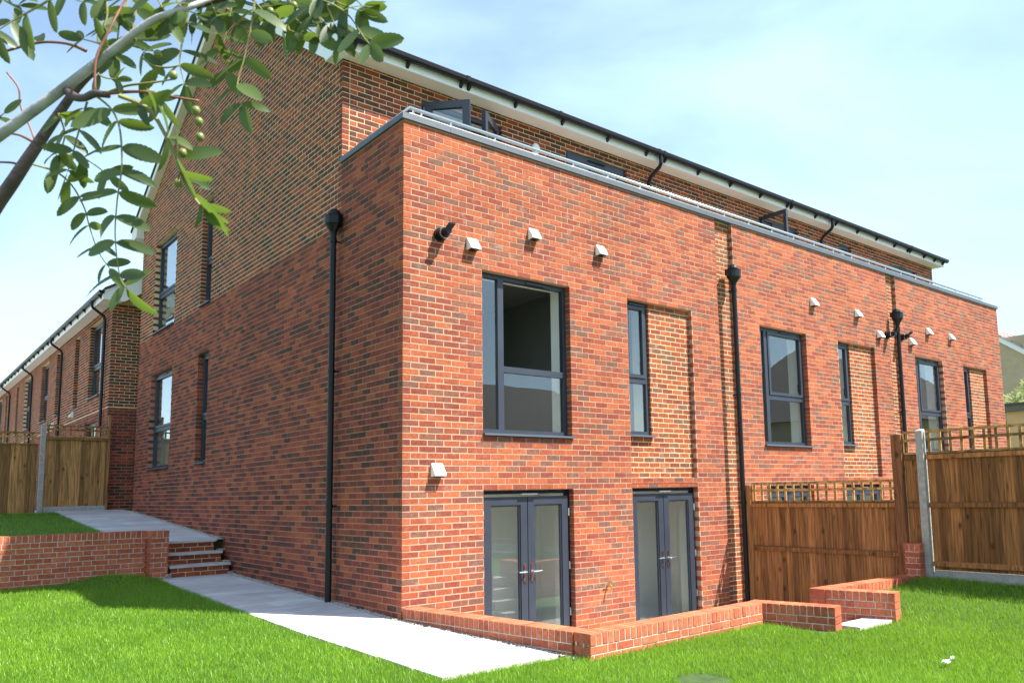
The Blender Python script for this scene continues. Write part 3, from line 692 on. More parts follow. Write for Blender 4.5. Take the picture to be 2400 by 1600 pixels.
# ============================================================ GROUND
def zl(x, y):                                   # lower lawn surface
    t = min(max((x-4.0)/2.2, 0), 1); s = t*t*(3-2*t)
    m = math.exp(-((x+1.75)**2/0.25+(y-5.6)**2/0.3))*0.10
    return 0.675+0.03*y+0.27*s+m
def zp(y): return 0.69+0.03*y                    # lower path surface
def zu(y): return 1.395+0.0675*(y-6.0)           # upper path surface
g = MB(); g.face([(-1500, -1500, -0.6), (1500, -1500, -0.6), (1500, 1500, -0.6), (-1500, 1500, -0.6)])
struct(g.build('ground', m_ground))
A_IN = [(0.12, 0.0), (0.43, -2.65), (3.05, -2.6), (3.30, -3.36), (3.45, -3.36), (3.45, -3.30), (4.00, -3.30), (4.05, -2.72), (6.3, -2.80), (6.3, 0.0)]
def inside(poly, x, y):
    c = False; n = len(poly)
    for i in range(n):
        x1, y1 = poly[i]; x2, y2 = poly[(i+1) % n]
        if (y1 > y) != (y2 > y) and x < (x2-x1)*(y-y1)/(y2-y1)+x1: c = not c
    return c
st = 0.08; xs = np.arange(-12, 6.26, st); ys = np.arange(-13, 5.80, st)
lw = MB(); idx = {}
for i, x in enumerate(xs):
    for j, y in enumerate(ys):
        idx[i, j] = len(lw.v); lw.v.append((x, y, zl(x, y)-0.012))
for i in range(len(xs)-1):
    for j in range(len(ys)-1):
        x, y = xs[i]+st/2, ys[j]+st/2
        if inside(A_IN, x, y) or (x > 0.06 and y > -0.02): continue
        lw.f.append((idx[i, j], idx[i+1, j], idx[i+1, j+1], idx[i, j+1])); lw.t.append(0)
struct(lw.build('lawn', m_earth))
ul = MB()
for xa, xb, y0 in ((-14, -1.24, 5.97), (-1.24, -0.002, 6.14)):
    fz = lambda x, y: (1.385+0.0665*(y-6)+0.02*min(-1.24-x, 3)) if xb < -1 else 1.35+0.0665*(y-6)
    ul.hexa([(xa, y0, -0.5), (xb, y0, -0.5), (xb, 12.9, -0.5), (xa, 12.9, -0.5), (xa, y0, fz(xa, y0)), (xb, y0, fz(xb, y0)), (xb, 12.9, fz(xb, 12.9)-0.03), (xa, 12.9, fz(xa, 12.9)-0.03)])
struct(ul.build('upper_lawn', m_earth))
ug = MB(); ug.box(-14, -0.46, 12.9, 46, 1.0, 1.80); struct(ug.build('rear_ground', m_conc))
pt = MB(); pt.box(0.1, 17.2, -3.4, -0.004, -0.3, -0.03); struct(pt.build('patio', m_patio))
# slabs of the two paths
def slabs(name, rows, zf, bed):
    bs = MB(); bs.face([(bed[0], bed[2], zf(bed[2])-0.005), (bed[1], bed[2], zf(bed[2])-0.005), (bed[1], bed[3], zf(bed[3])-0.005), (bed[0], bed[3], zf(bed[3])-0.005)])
    p = struct(bs.build(name, m_joint))
    for (x0, x1, y0, y1, sl0, sl1) in rows:
        q = MB(); g = 0.007; dz = R.uniform(-0.002, 0.002)
        a = [(x0+sl0+g, y0+g), (x1+sl1+g, y0+g), (x1+sl1-g, y1-g), (x0+sl0-g, y1-g)]
        q.hexa([(x, y, zf(y)-0.03) for x, y in a]+[(x, y, zf(y)+dz) for x, y in a]); q.build('paving_slab', m_slab, p)
    return p
rows = []; y = -2.50
while y < 5.50:
    h = R.choice([0.29, 0.44, 0.59]); h = min(h, 5.52-y)
    if h < 0.1: break
    s0 = 0.0; xr = -0.11 if y > 0 else max(-0.11, -0.11+(-y)*0.125)
    xl_ = -1.16+(0.02 if y > 1 else 0) + (0.0 if y > 0 else (-y)*0.05)
    ws = xr-xl_; c = R.choice([0.4, 0.5, 0.62])
    if y < 0: xr = -0.11+(-y-h/2)*0.125; ws = xr-xl_
    rows += [(xl_, xl_+ws*c, y, y+h, 0, 0), (xl_+ws*c, xr, y, y+h, 0, 0)]
    y += h
slabs('garden_path', rows, zp, (-1.13, -0.10, 0.0, 5.5))
rows = []; y = 6.02
while y < 12.85:
    h = R.choice([0.29, 0.44, 0.59]); h = min(h, 12.87-y)
    if h < 0.1: break
    c = R.choice([0.33, 0.45, 0.6]); rows += [(-1.45, -1.45+1.34*c, y, y+h, 0, 0), (-1.45+1.34*c, -0.11, y, y+h, 0, 0)]; y += h
slabs('upper_path', rows, lambda y: zu(y), (-1.44, -0.01, 6.02, 12.85))

# gravel margins
gv = MB()
def stone(x, y, z, s):
    a = R.random()*6.28; k = len(gv.v); sx, sy, sz = s*R.uniform(.7, 1.3), s*R.uniform(.7, 1.3), s*R.uniform(.5, .9)
    c, d = math.cos(a), math.sin(a)
    for px, py, pz in ((sx, 0, 0), (-sx, 0, 0), (0, sy, 0), (0, -sy, 0), (0, 0, sz), (0, 0, -sz)):
        gv.v.append((x+px*c-py*d, y+px*d+py*c, z+pz))
    for f in ((0, 2, 4), (2, 1, 4), (1, 3, 4), (3, 0, 4), (2, 0, 5), (1, 2, 5), (3, 1, 5), (0, 3, 5)):
        gv.f.append(tuple(k+i for i in f)); gv.t.append(0)
for i in range(2600):
    y = R.uniform(0, 5.5); stone(R.uniform(-0.12, -0.005), y, zp(y)-0.012+R.uniform(0, .012), R.uniform(.006, .015))
for i in range(2400):
    y = R.uniform(6.0, 12.4); stone(R.uniform(-0.12, -0.005), y, zu(y)-0.012+R.uniform(0, .012), R.uniform(.006, .016))
for i in range(900):
    y = R.uniform(-2.65, 0); x = -y*0.1195; stone(x-R.uniform(0.0, 0.09), y, zp(y)-0.016+R.uniform(0, .012), R.uniform(.006, .014))
for k, (yy, zz) in enumerate(((5.55, .86), (5.75, 1.03), (5.98, 1.21))):
    for i in range(130): stone(R.uniform(-0.11, -0.005), yy+R.uniform(-.08, .12), zz+R.uniform(-.01, .02), R.uniform(.007, .016))
for i in range(150): stone(R.uniform(-1.03, -0.97), R.uniform(5.42, 5.6), .86+R.uniform(-.01, .05), R.uniform(.008, .018))
tag(gv.build('gravel', m_stone), 'narrow strip of loose pale gravel along the foot of the brick walls', 'gravel', kind='stuff')

# ============================================================ GARDEN WALLS
def gwall(parent, p0, p1, nsign, zt, zb, coping=True, stretcher_ends=(0, 0), th=0.215, bond=0):
    p0 = Vector((*p0, 0)); p1 = Vector((*p1, 0)); U = (p1-p0).normalized(); N = Vector((-U.y, U.x, 0))*nsign
    fr = Fr(p0, U, N); L = (p1-p0).length
    core = MB(); core.fbox(fr, 0.014, L-0.014, 0.005, th-0.005, zb, zt-0.006); core.build('mortar_core', m_grey_mortar, parent)
    z = zt
    if coping:
        n = int(round(L/0.075)); w = L/n
        for k in range(n):
            one_brick(parent, fr, k*w+(0.005 if k else 0), (k+1)*w-(0.005 if k < n-1 else 0), zt-0.1025, zt-0.001*R.random(), R.uniform(-.002, .002), th, m_red1, R.random())
        z = zt-0.1025
    r = 0
    while z-0.075 > zb-0.05:
        zz0, zz1 = z-0.075, z-0.010; u = -0.16875*(r % 2) - 0.06*bond; k = 0
        while u < L-0.02:
            ln = 0.215 if k % 2 == 0 else 0.1025
            a, b = max(u, 0.0), min(u+ln, L); u += ln+0.010; k += 1
            if L-b < 0.045: b = L
            if b-a < 0.03: continue
            dep = th
            one_brick(parent, fr, a, b, zz0, zz1, R.uniform(-.002, .002), dep, m_red1, R.random())
        z -= 0.075; r += 1
    return fr
ZA, ZB = 0.81, 0.88
W1 = empty('garden_wall', (0, 0, 0.5)); tag(W1, 'low red brick wall with brick-on-edge top running from the building corner round the patio', 'garden wall')
WI = Matrix.Translation((0, 0, -0.5))
gwall(W1, (0.0, -0.02), (0.305, -2.545), 1, ZA, 0.45)
gwall(W1, (0.33, -2.763), (2.94, -2.708), 1, ZA, 0.45)
gwall(W1, (2.94, -2.50), (3.175, -3.445), 1, ZA-0.001, 0.4)
for k, dz in ((0.05, 0.0), (0.14, -0.006)):      # core holes of the corner brick
    fr = Fr((0.305, -2.545, 0), (0.025, -0.218, 0), (0.218, 0.025, 0))
    q = MB(); q.rings([[fr.p(k+0.007*math.cos(a), d_, ZA-0.095+dz+0.020*math.sin(a)) for a in [2*math.pi*i/10 for i in range(10)]] for d_ in (0.0, -0.004)]); q.build('core_hole', m_grey_mortar, W1)
W2 = empty('garden_wall', (3.95, -2.65, 0.5)); tag(W2, 'low red brick wall right of the patio steps, running to the timber fence', 'garden wall')
gwall(W2, (3.95, -2.86), (4.127, -3.614), 1, ZB, 0.3)
gwall(W2, (6.0, -2.76), (3.95, -2.645), 1, ZB-0.001, 0.3)
gwall(W2, (6.0, -2.80), (6.0, -3.02), 1, 1.295, 0.5, True, th=0.19)
W3 = empty('garden_wall', (-1.27, 5.5, 0.8)); tag(W3, 'brick retaining wall with end pier left of the garden steps, holding the upper lawn', 'garden wall')
gwall(W3, (-4.3, 5.76), (-1.262, 5.76), 1, 1.585, 0.75, bond=1)
gwall(W3, (-1.262, 5.50), (-1.0, 5.50), 1, 1.583, 0.75, True, th=0.262)
frp = Fr((-1.262, 5.752, 0), (0, -1, 0), (1, 0, 0))
for w_ in (W1, W2, W3):
    Minv = Matrix.Translation(-w_.location)
    for o in w_.children: o.matrix_parent_inverse = Minv
# steps up beside the gable
ST = empty('garden_steps', (-0.55, 5.55, 0.85)); tag(ST, 'flight of three brick steps with pale stone treads against the gable wall', 'steps')
for k, (y, z0, z1) in enumerate(((5.52, 0.85, 1.03), (5.75, 1.03, 1.21), (5.98, 1.21, 1.395))):
    x0 = (-0.955, -0.985, -0.99)[k]; x1 = (-0.07, -0.13, -0.17)[k]
    fr = Fr((x0, y, 0), (1, 0, 0), (0, 1, 0)); L = x1-x0
    c = MB(); c.fbox(fr, 0.003, L-0.003, 0.005, 0.5, z0-0.2, z1-0.036); c.build('mortar_core', m_yell, ST)
    for r in range(2):
        zz = z0+0.002+r*0.072; u = -0.1125*((r+k) % 2)
        while u < L-0.02:
            a, b = max(u, 0), min(u+0.215, L); u += 0.225
            if b-a > 0.03: one_brick(ST, fr, a, b, zz+0.004, zz+0.066, R.uniform(-.002, .002), 0.1, m_dbrick1, R.random()*0.6)
    t = MB(); t.box(x0-0.02, x1+0.02, y-0.025, y+0.26, z1-0.035, z1); t.build('tread', m_slab, ST)
for o in ST.children: o.matrix_parent_inverse = Matrix.Translation(-ST.location)
# steps down through the gap to the patio
SP = empty('patio_steps', (3.7, -3.2, 0.3)); tag(SP, 'pale stone slab step in the gap between the two low walls', 'steps')
for k in range(4):
    t = MB(); y0 = -3.58+0.27*k; z1 = 0.592-0.16*k
    t.box(3.42, 4.02 if k else 4.10, y0, y0+0.27 if k else y0+0.29, z1-0.15, z1); t.build('tread', m_slab, SP)
for o in SP.children: o.matrix_parent_inverse = Matrix.Translation(-SP.location)

# ============================================================ FENCES
def panel(label, fr, L, zb, zt, ztr, wood, trel, rails=(0.5,), group=None, gravel=None, board=0.098, topfrac=0.8, vstep=0.143, face=-1):
    P = empty('timber_fence', fr.p(L/2, 0, zb)); tag(P, label, 'fence', group)
    inv = Matrix.Translation(-P.location)
    u = 0.0; k = 0
    while u < L-0.02:
        b = min(u+board, L); q = MB(); t = R.uniform(-.002, .002)
        q.hexa([fr.p(u+.001, 0.001+t, zb), fr.p(b+.006, 0.007+t, zb), fr.p(b+.006, 0.019, zb), fr.p(u+.001, 0.019, zb), fr.p(u+.001, 0.001+t, zt), fr.p(b+.006, 0.007+t, zt), fr.p(b+.006, 0.019, zt), fr.p(u+.001, 0.019, zt)])
        q.build('board', wood, P); u += board; k += 1
    for z in rails:
        q = MB(); q.hexa([fr.p(0, -0.035, z-0.03), fr.p(L, -0.035, z-0.03), fr.p(L, -0.001, z-0.035), fr.p(0, -0.001, z-0.035), fr.p(0, -0.032, z+0.025), fr.p(L, -0.032, z+0.025), fr.p(L, -0.001, z+0.035), fr.p(0, -0.001, z+0.035)])
        q.build('rail', wood, P)
    if ztr:
        q = MB(); q.fbox(fr, 0, L, -0.020, 0.028, zt+0.001, zt+0.028); q.build('trellis_bar', trel, P)
        for z in ((zt+0.028+ztr)/2-0.0, ztr-0.036):
            q = MB(); q.fbox(fr, 0, L, -0.012, 0.006, z, z+0.036); q.build('trellis_bar', trel, P)
        u = 0.02
        while u < L-0.02:
            q = MB(); q.fbox(fr, u, u+0.036, 0.0065, 0.026, zt+0.029, ztr-0.002); q.build('trellis_bar', trel, P); u += vstep
    if gravel:
        q = MB(); q.fbox(fr, 0, L, -0.005, 0.04, gravel, zb-0.003); q.build('gravel_board', m_conc, P)
    for o in P.children: o.matrix_parent_inverse = inv
    return P
FF = lambda y0: Fr((6.2, y0, 0), (0, -1, 0), (1, 0, 0))
panel('brown close-board fence panel with trellis top beside the downpipe and patio', FF(-0.24), 2.40, -0.05, 1.84, 2.155, m_wood, m_trel, (1.13, 1.80))
panel('narrow brown fence panel squeezed between the tall timber post and concrete post', FF(-2.80), 0.20, 0.95, 2.48, 2.80, m_wood, m_trel, (1.80, 2.44))
panel('high brown fence panel with trellis top at the right edge above the lawn', FF(-3.11), 1.82, 0.95, 2.48, 2.80, m_wood, m_trel, (1.03, 1.80, 2.44), gravel=0.78)
panel('brown fence panel nearest the camera on the right, outside the picture edge', FF(-5.05), 1.82, 0.95, 2.48, 2.80, m_wood, m_trel, (1.03, 1.80, 2.44), gravel=0.78)
def post(label, x0, x1, y0, y1, z0, z1, m, cap=0.0):
    q = MB(); e = 0.008
    q.rings([[(x0, y0, z0), (x1, y0, z0), (x1, y1, z0), (x0, y1, z0)], [(x0, y0, z1-e), (x1, y0, z1-e), (x1, y1, z1-e), (x0, y1, z1-e)], [(x0+e, y0+e, z1), (x1-e, y0+e, z1+cap), (x1-e, y1-e, z1+cap), (x0+e, y1-e, z1)]])
    tag(q.build('fence_post', m), label, 'post')
post('short brown timber fence post next to the black downpipe', 6.15, 6.25, -0.235, -0.13, -0.1, 2.12, m_wood)
post('tall dark timber post where the fence steps up', 6.13, 6.24, -2.79, -2.65, -0.1, 2.77, m_dpost)
post('grey concrete fence post beside the brick pier on the lawn', 6.13, 6.225, -3.095, -3.00, 0.7, 2.80, m_conc, 0.02)
post('concrete fence post farther right, outside the picture', 6.13, 6.225, -5.04, -4.94, 0.7, 2.80, m_conc, 0.02)
FB = lambda x0: Fr((x0, 12.9, 0), (1, 0, 0), (0, 1, 0))
panel('olive-brown timber gate panel with trellis top at the end of the upper path', FB(-1.69), 1.22, 1.96, 3.50, 3.775, m_wood2, m_trel, (3.47,), gravel=1.75)
panel('timber fence panel with sunlit trellis behind the upper lawn at left edge', FB(-3.70), 1.88, 1.80, 3.32, 3.60, m_wood2, m_trel, ())
post('slim concrete gate post between the gate and the left fence panel', -1.79, -1.70, 12.86, 12.95, 1.6, 3.77, m_conc, 0.015)
post('narrow timber post at the corner of the farther terrace', -0.47, -0.42, 12.90, 12.98, 1.7, 4.05, m_wood2)

# ============================================================ RIGHT BACKGROUND
H = empty('house', (39, 8, 0)); tag(H, 'tan brick house with pale tiled roof far right behind the terrace', 'house')
Hc = at(2345, 790, 40)
wv = (Hc[0]-37.5, Hc[1]-7.6, 0)
hw = MB(); hw.box(37.3, 47, 3.0, 9.9, -0.6, 9.2); hb = hw.build('wall', m_tan, H)
hg = MB(); hg.prism([(37.3, 9.4, 9.75), (37.3, 2.0, 5.2), (37.3, 2.0, 5.4), (37.3, 9.4, 9.98)], (0.02, 0, 0)); 
rr = MB()
# roof seen above the gable: ridge runs away from the camera, verge falls to the right
ya, za_, yb_, zb_ = 8.6, 10.1, 2.0, 5.3
hv = MB(); hv.prism([(37.20, ya, za_-0.28), (37.20, yb_, zb_-0.28), (37.20, yb_, zb_), (37.20, ya, za_)], (0.1, 0, 0)); hv.build('bargeboard', m_white, H)
for k in range(16):
    t0, t1 = k/16, (k+1)/16; L = lambda t: (yb_+(ya-yb_)*t, zb_+(za_-zb_)*t)
    (y0, z0), (y1, z1) = L(t0), L(t1); q = MB()
    q.hexa([(37.15, y0, z0+0.01), (47, y0, z0+0.01), (47, y1, z1+0.01), (37.15, y1, z1+0.01), (37.15, y0-0.04, z0+0.09), (47, y0-0.04, z0+0.09), (47, y1, z1+0.035), (37.15, y1, z1+0.035)])
    q.build('roof_tile_course', m_ptile, H)
for o in H.children: o.matrix_parent_inverse = Matrix.Translation((-39, -8, 0))
G = empty('outbuilding', (25, 2, 0)); tag(G, 'low tan rendered outbuilding with dark flat roof edge behind right fence', 'outbuilding')
b = MB(); b.box(24.3, 29, -3, 2.6, -0.6, 4.45); b.build('wall', m_tan, G)
b = MB(); b.box(24.1, 29.2, -3.2, 2.75, 4.451, 4.66); b.build('roof_edge', m_coping, G)
b = MB(); b.box(24.0, 29.3, -3.3, 2.85, 4.661, 4.72); b.build('roof', m_slate, G)
for o in G.children: o.matrix_parent_inverse = Matrix.Translation((-25, -2, 0))
BU = empty('bush', (28.2, 3.0, -0.6)); tag(BU, 'pale variegated bush above the outbuilding roof at right edge', 'bush')
b = MB()
for k in range(7):
    a = 6.28*k/7; b.tube([(28.2, 3.0, -0.6), (28.2+0.3*math.cos(a), 3+0.3*math.sin(a), 2.5), (28.2+0.9*math.cos(a), 3+0.9*math.sin(a), 5.0)], [.07, .05, .02], 6)
b.build('stem', m_bark2, BU)
b = MB()
for k in range(9000):
    v = Vector((R.gauss(0, 1), R.gauss(0, 1), R.gauss(0, 1))).normalized(); r = (R.random()**0.35)*(1+0.22*math.sin(5*v.x+3*v.z)*math.cos(4*v.y))
    c = Vector((28.2, 3.0, 4.45))+Vector((v.x*1.25, v.y*1.25, v.z*1.35))*r; s = R.uniform(.04, .09)
    d = Vector((R.gauss(0, 1), R.gauss(0, 1), R.gauss(0, 1))).normalized(); e = d.cross(Vector((R.gauss(0, 1), R.gauss(0, 1), 1))).normalized()
    b.face([c-d*s, c+e*s*.45, c+d*s, c-e*s*.45], R.random())
b.build('crown', m_bush, BU, tone=True)
for o in BU.children: o.matrix_parent_inverse = Matrix.Translation((-28.2, -3.0, 0.6))
# the houses opposite, seen only as reflections in the windows
def opposite(label, x0, x1, y0, y1, ez, rz):
    O = empty('house', ((x0+x1)/2, (y0+y1)/2, -0.6)); tag(O, label, 'house')
    b = MB(); b.box(x0, x1, y0, y1, -0.6, ez); b.build('wall', m_tan, O)
    ym = (y0+y1)/2; b = MB()
    b.rings([[(x0-.4, y0-.4, ez+.001), (x1+.4, y0-.4, ez+.001), (x1+.4, y1+.4, ez+.001), (x0-.4, y1+.4, ez+.001)], [(x0+3, ym-.05, rz), (x1-3, ym-.05, rz), (x1-3, ym+.05, rz), (x0+3, ym+.05, rz)]]); b.build('roof', m_btile, O)
    x = x0+1.2
    while x < x1-2:
        b = MB(); b.box(x, x+1.6, y1+.01, y1+.05, ez-2.3, ez-0.9); f = b.build('window', m_white, O)
        b = MB(); b.box(x+.1, x+1.5, y1+.051, y1+.06, ez-2.2, ez-1.0); b.build('pane', m_anth, f); x += 4.1
    inv = Matrix.Translation(-O.location)
    for o in O.children: o.matrix_parent_inverse = inv
opposite('dark-roofed house opposite, seen only reflected in the large first window', 10, 31, -35, -26, 5.0, 8.5)
opposite('second house opposite, seen only reflected in the far front windows', 33, 52, -24, -12, 5.6, 10.0)

# ============================================================ LAWN DETAIL
def on_path(x, y):
    if -2.47+0.02*math.sin(17*x) < y < 5.55: 
        return -1.125+max(0, -y)*0.05+0.03*math.sin(9*y)*math.sin(23*y+1) < x < 0.03+max(0, -y)*0.12
    return False
def blades(name, pts, label):
    n = len(pts); pts = np.array(pts)
    h = NR.uniform(0.020, 0.050, n)*(1+0.3*NR.standard_normal(n)).clip(.5, 1.7); w = NR.uniform(0.0011, 0.0025, n)
    th = NR.uniform(0, 2*np.pi, n); lean = NR.uniform(0.1, 0.75, n)*h; ph = NR.uniform(0, 2*np.pi, n)
    ax = np.stack([np.cos(th), np.sin(th), np.zeros(n)], 1)*w[:, None]
    ld = np.stack([np.cos(ph), np.sin(ph), np.zeros(n)], 1)
    up = np.array([0, 0, 1.0])
    mid = pts+up*(h*0.55)[:, None]+ld*(lean*0.35)[:, None]; tip = pts+up*h[:, None]+ld*lean[:, None]
    V = np.stack([pts-ax, pts+ax, mid+ax*.8, mid-ax*.8, tip], 1).reshape(-1, 3)
    me = bpy.data.meshes.new(name); me.vertices.add(5*n); me.vertices.foreach_set('co', V.astype(np.float32).ravel())
    base = (np.arange(n)*5)[:, None]
    quads = base+np.array([[0, 1, 2, 3]]); tris = base+np.array([[3, 2, 4]])
    loops = np.concatenate([quads, tris], 1).ravel()
    me.loops.add(7*n); me.loops.foreach_set('vertex_index', loops.astype(np.int32))
    me.polygons.add(2*n); ls = (np.arange(n)*7)[:, None]+np.array([[0, 4]]); me.polygons.foreach_set('loop_start', ls.astype(np.int32).ravel())
    me.update(calc_edges=True); me.validate()
    a = me.attributes.new('tone', 'FLOAT', 'FACE'); t = np.clip(NR.normal(0.5, 0.22, n), 0, 1); a.data.foreach_set('value', np.repeat(t, 2).astype(np.float32))
    me.materials.append(m_grass); o = link(name, me); tag(o, label, 'grass', kind='stuff'); return o
N = 1900000
X = NR.uniform(-9, 6.19, N); Y = NR.uniform(-8.0, 5.745, N)
D = (X-CAM[0])*cF[0]+(Y-CAM[1])*cF[1]; LAT = (X-CAM[0])*cR[0]+(Y-CAM[1])*cR[1]
vis = (D > 3.5) & (LAT > -0.80*D-0.5) & (LAT < 0.68*D+0.6)
acc = NR.random(N) < np.where(vis, np.clip((7.5/np.maximum(D, 1))**1.1, 0.25, 1), 0.04)
X, Y = X[acc], Y[acc]
def inside_np(poly, x, y):
    c = np.zeros(len(x), bool); n = len(poly)
    for i in range(n):
        x1, y1 = poly[i]; x2, y2 = poly[(i+1) % n]
        if y1 == y2: continue
        c ^= ((y1 > y) != (y2 > y)) & (x < (x2-x1)*(y-y1)/(y2-y1)+x1)
    return c
neg = np.maximum(0, -Y)
bad = (Y > -2.47+0.02*np.sin(17*X)) & (Y < 5.55) & (X > -1.125+neg*0.05+0.03*np.sin(9*Y)*np.sin(23*Y+1)) & (X < 0.03+neg*0.12)
bad |= inside_np(A_IN, X, Y) | ((X > 0) & (Y > -0.02))
bad |= (X > 3.40) & (X < 4.12) & (Y > -3.60) & (Y < -3.2)
bad |= (X > 2.95) & (X < 3.42) & (Y > -3.47) & (Y < -2.5)
bad |= (X > 0) & (X < 3.2) & (Y > -2.55)
bad |= (X-0.55)**2+(Y+3.85)**2 < 0.22**2
X, Y = X[~bad], Y[~bad]
t_ = np.clip((X-4.0)/2.2, 0, 1); Zg = 0.675+0.03*Y+0.27*t_*t_*(3-2*t_)+np.exp(-((X+1.75)**2/0.25+(Y-5.6)**2/0.3))*0.10-0.012
pts = np.stack([X, Y, Zg], 1)
blades('grass', pts, 'bright green mown grass of the lower lawn in front of the terrace')
pts = []
for i in range(60000):
    x = R.uniform(-6, -1.44); y = R.uniform(5.98, 12.88)
    pts.append((x, y, 1.385+0.0665*(y-6)+0.06*(-1.24-x)/12.76-0.03*(y-5.97)/6.93))
blades('grass', pts, 'shaded grass of the upper lawn behind the left retaining wall')
# manhole slab and paper scrap
q = MB(); c = Vector((0.55, -3.85, zl(0.55, -3.85)-0.035)); n = 8
q.rings([[tuple(c+Vector((0.2*math.cos(6.283*k/n+.3), 0.2*math.sin(6.283*k/n+.3), dz))) for k in range(n)] for dz in (-0.06, 0.0, 0.012)])
tag(q.build('drain_cover', m_conc), 'grey concrete drain cover in the grass at the bottom edge', 'drain cover')
q = MB(); pc = Vector((2.42, -4.93, zl(2.42, -4.93)+0.03)); gx, gy = 9, 6; R2 = random.Random(3)
gpt = [[Vector((0.017*(i-4)+R2.gauss(0, .004)+0.006*j, 0.016*(j-2.5)+R2.gauss(0, .004), 0.012+0.022*abs(math.sin(1.3*i+0.7*j))+R2.gauss(0, .004)+0.03*(j < 2)*(i > 3))) for j in range(gy)] for i in range(gx)]
for i in range(gx-1):
    for j in range(gy-1):
        if (i+j < 2) or (i > 5 and j > 3) or (i < 2 and j > 3) or (i == 4 and j > 3): continue
        q.face([pc+gpt[i][j], pc+gpt[i+1][j], pc+gpt[i+1][j+1]]); q.face([pc+gpt[i][j], pc+gpt[i+1][j+1], pc+gpt[i][j+1]])
tag(q.build('paper_scrap', m_paper), 'crumpled white scrap of paper lying on the lawn at right', 'litter')

# ============================================================ ROWAN TREE (foreground)
TR = empty('rowan_tree', (-5.6, -6.2, 0.45)); tag(TR, 'rowan tree in the foreground, its leafy branch hanging across the top left', 'tree')
TI = Matrix.Translation(-TR.location)
Z1 = lambda x, y, d: Vector(at(x/2.178, y/2.178, d))
def branch(name, pts, rad, m, n=8):
    # smooth the polyline
    P = [Z1(*p) if len(p) == 3 and not isinstance(p, Vector) else p for p in pts]; out = []; rr = []
    for i in range(len(P)-1):
        p0, p1, p2, p3 = P[max(i-1, 0)], P[i], P[i+1], P[min(i+2, len(P)-1)]
        for k in range(5):
            t = k/5; out.append(0.5*((2*p1)+(p2-p0)*t+(2*p0-5*p1+4*p2-p3)*t*t+(3*p1-p0-3*p2+p3)*t**3)); rr.append(rad[i]+(rad[i+1]-rad[i])*t)
    out.append(P[-1]); rr.append(rad[-1])
    b = MB(); b.tube(out, rr, n); return b.build(name, m, TR, smooth=True)
tb = Vector((-5.6, -6.2, 0.45))
k1 = Z1(-700, 1250, 1.25); k2 = Z1(-900, 1900, 1.3)
branch('trunk', [tb, tb+Vector((0.05, -0.05, 0.7)), k2*0.5+(tb+Vector((0.1, -0.2, 1.4)))*0.5, k1], [0.055, 0.045, 0.036, 0.028], m_bark)
branch('branch', [k1, Z1(-300, 900, 1.22), Z1(0, 690, 1.2), Z1(340, 440, 1.2), Z1(560, 270, 1.2), Z1(770, 110, 1.2), Z1(960, 40, 1.2), Z1(1200, -60, 1.25)], [.026, .010, .0080, .0073, .0060, .0054, .0046, .004], m_bark, 10)
branch('branch', [k1, Z1(-250, 1330, 1.3), Z1(0, 1020, 1.3), Z1(150, 800, 1.3), Z1(300, 580, 1.3), Z1(420, 420, 1.3), Z1(560, 300, 1.3), Z1(800, 130, 1.32), Z1(1000, -40, 1.35)], [.026, .0135, .0112, .0098, .0076, .0062, .0052, .004, .003], m_bark2, 10)
branch('branch', [k1, Z1(-800, 600, 1.3), Z1(-600, 0, 1.4), Z1(-300, -700, 1.5)], [.026, .018, .012, .005], m_bark)
branch('branch', [k1, Z1(-1100, 700, 1.6), Z1(-1300, 0, 1.9), Z1(-1200, -700, 2.2)], [.026, .018, .012, .005], m_bark)
branch('twig', [Z1(335, 455, 1.2), Z1(370, 490, 1.19), Z1(430, 500, 1.18), Z1(490, 478, 1.17), Z1(560, 490, 1.17)], [.0055, .0065, .0055, .006, .0035], m_bark2, 7)
branch('twig', [Z1(490, 480, 1.17), Z1(700, 468, 1.16), Z1(850, 490, 1.15), Z1(1015, 516, 1.15)], [.0035, .0022, .002, .0015], m_twig, 6)
branch('twig', [Z1(485, 470, 1.17), Z1(490, 300, 1.17), Z1(560, 150, 1.18), Z1(640, 0, 1.2), Z1(700, -60, 1.2)], [.002, .0019, .0018, .0016, .0012], m_twig, 6)
branch('twig', [Z1(520, 485, 1.17), Z1(640, 440, 1.16), Z1(760, 425, 1.15), Z1(890, 405, 1.15)], [.0022, .0018, .0018, .001], m_rachis, 5)
branch('twig', [Z1(720, 290, 1.2), Z1(780, 335, 1.2), Z1(850, 345, 1.2), Z1(920, 335, 1.2)], [.0018, .0015, .0015, .001], m_rachis, 5)
branch('twig', [Z1(35, 370, 1.35), Z1(95, 450, 1.35), Z1(105, 540, 1.35), Z1(150, 640, 1.35), Z1(180, 720, 1.33)], [.0016, .0016, .0016, .0016, .0018], m_twig, 5)
branch('twig', [Z1(440, 260, 1.2), Z1(350, 225, 1.2), Z1(240, 215, 1.2), Z1(150, 228, 1.2), Z1(30, 262, 1.2)], [.003, .0022, .002, .002, .002], m_twig, 5)
branch('twig', [Z1(180, 730, 1.3), Z1(100, 690, 1.3), Z1(30, 680, 1.3)], [.003, .002, .0015], m_twig, 5)
branch('twig', [Z1(120, 850, 1.3), Z1(60, 830, 1.3), Z1(-40, 828, 1.3)], [.003, .002, .0015], m_bark2, 5)
branch('twig', [Z1(1000, 30, 1.25), Z1(1200, -20, 1.28), Z1(1500, -60, 1.3), Z1(1750, -40, 1.3)], [.006, .005, .004, .002], m_bark2, 6)
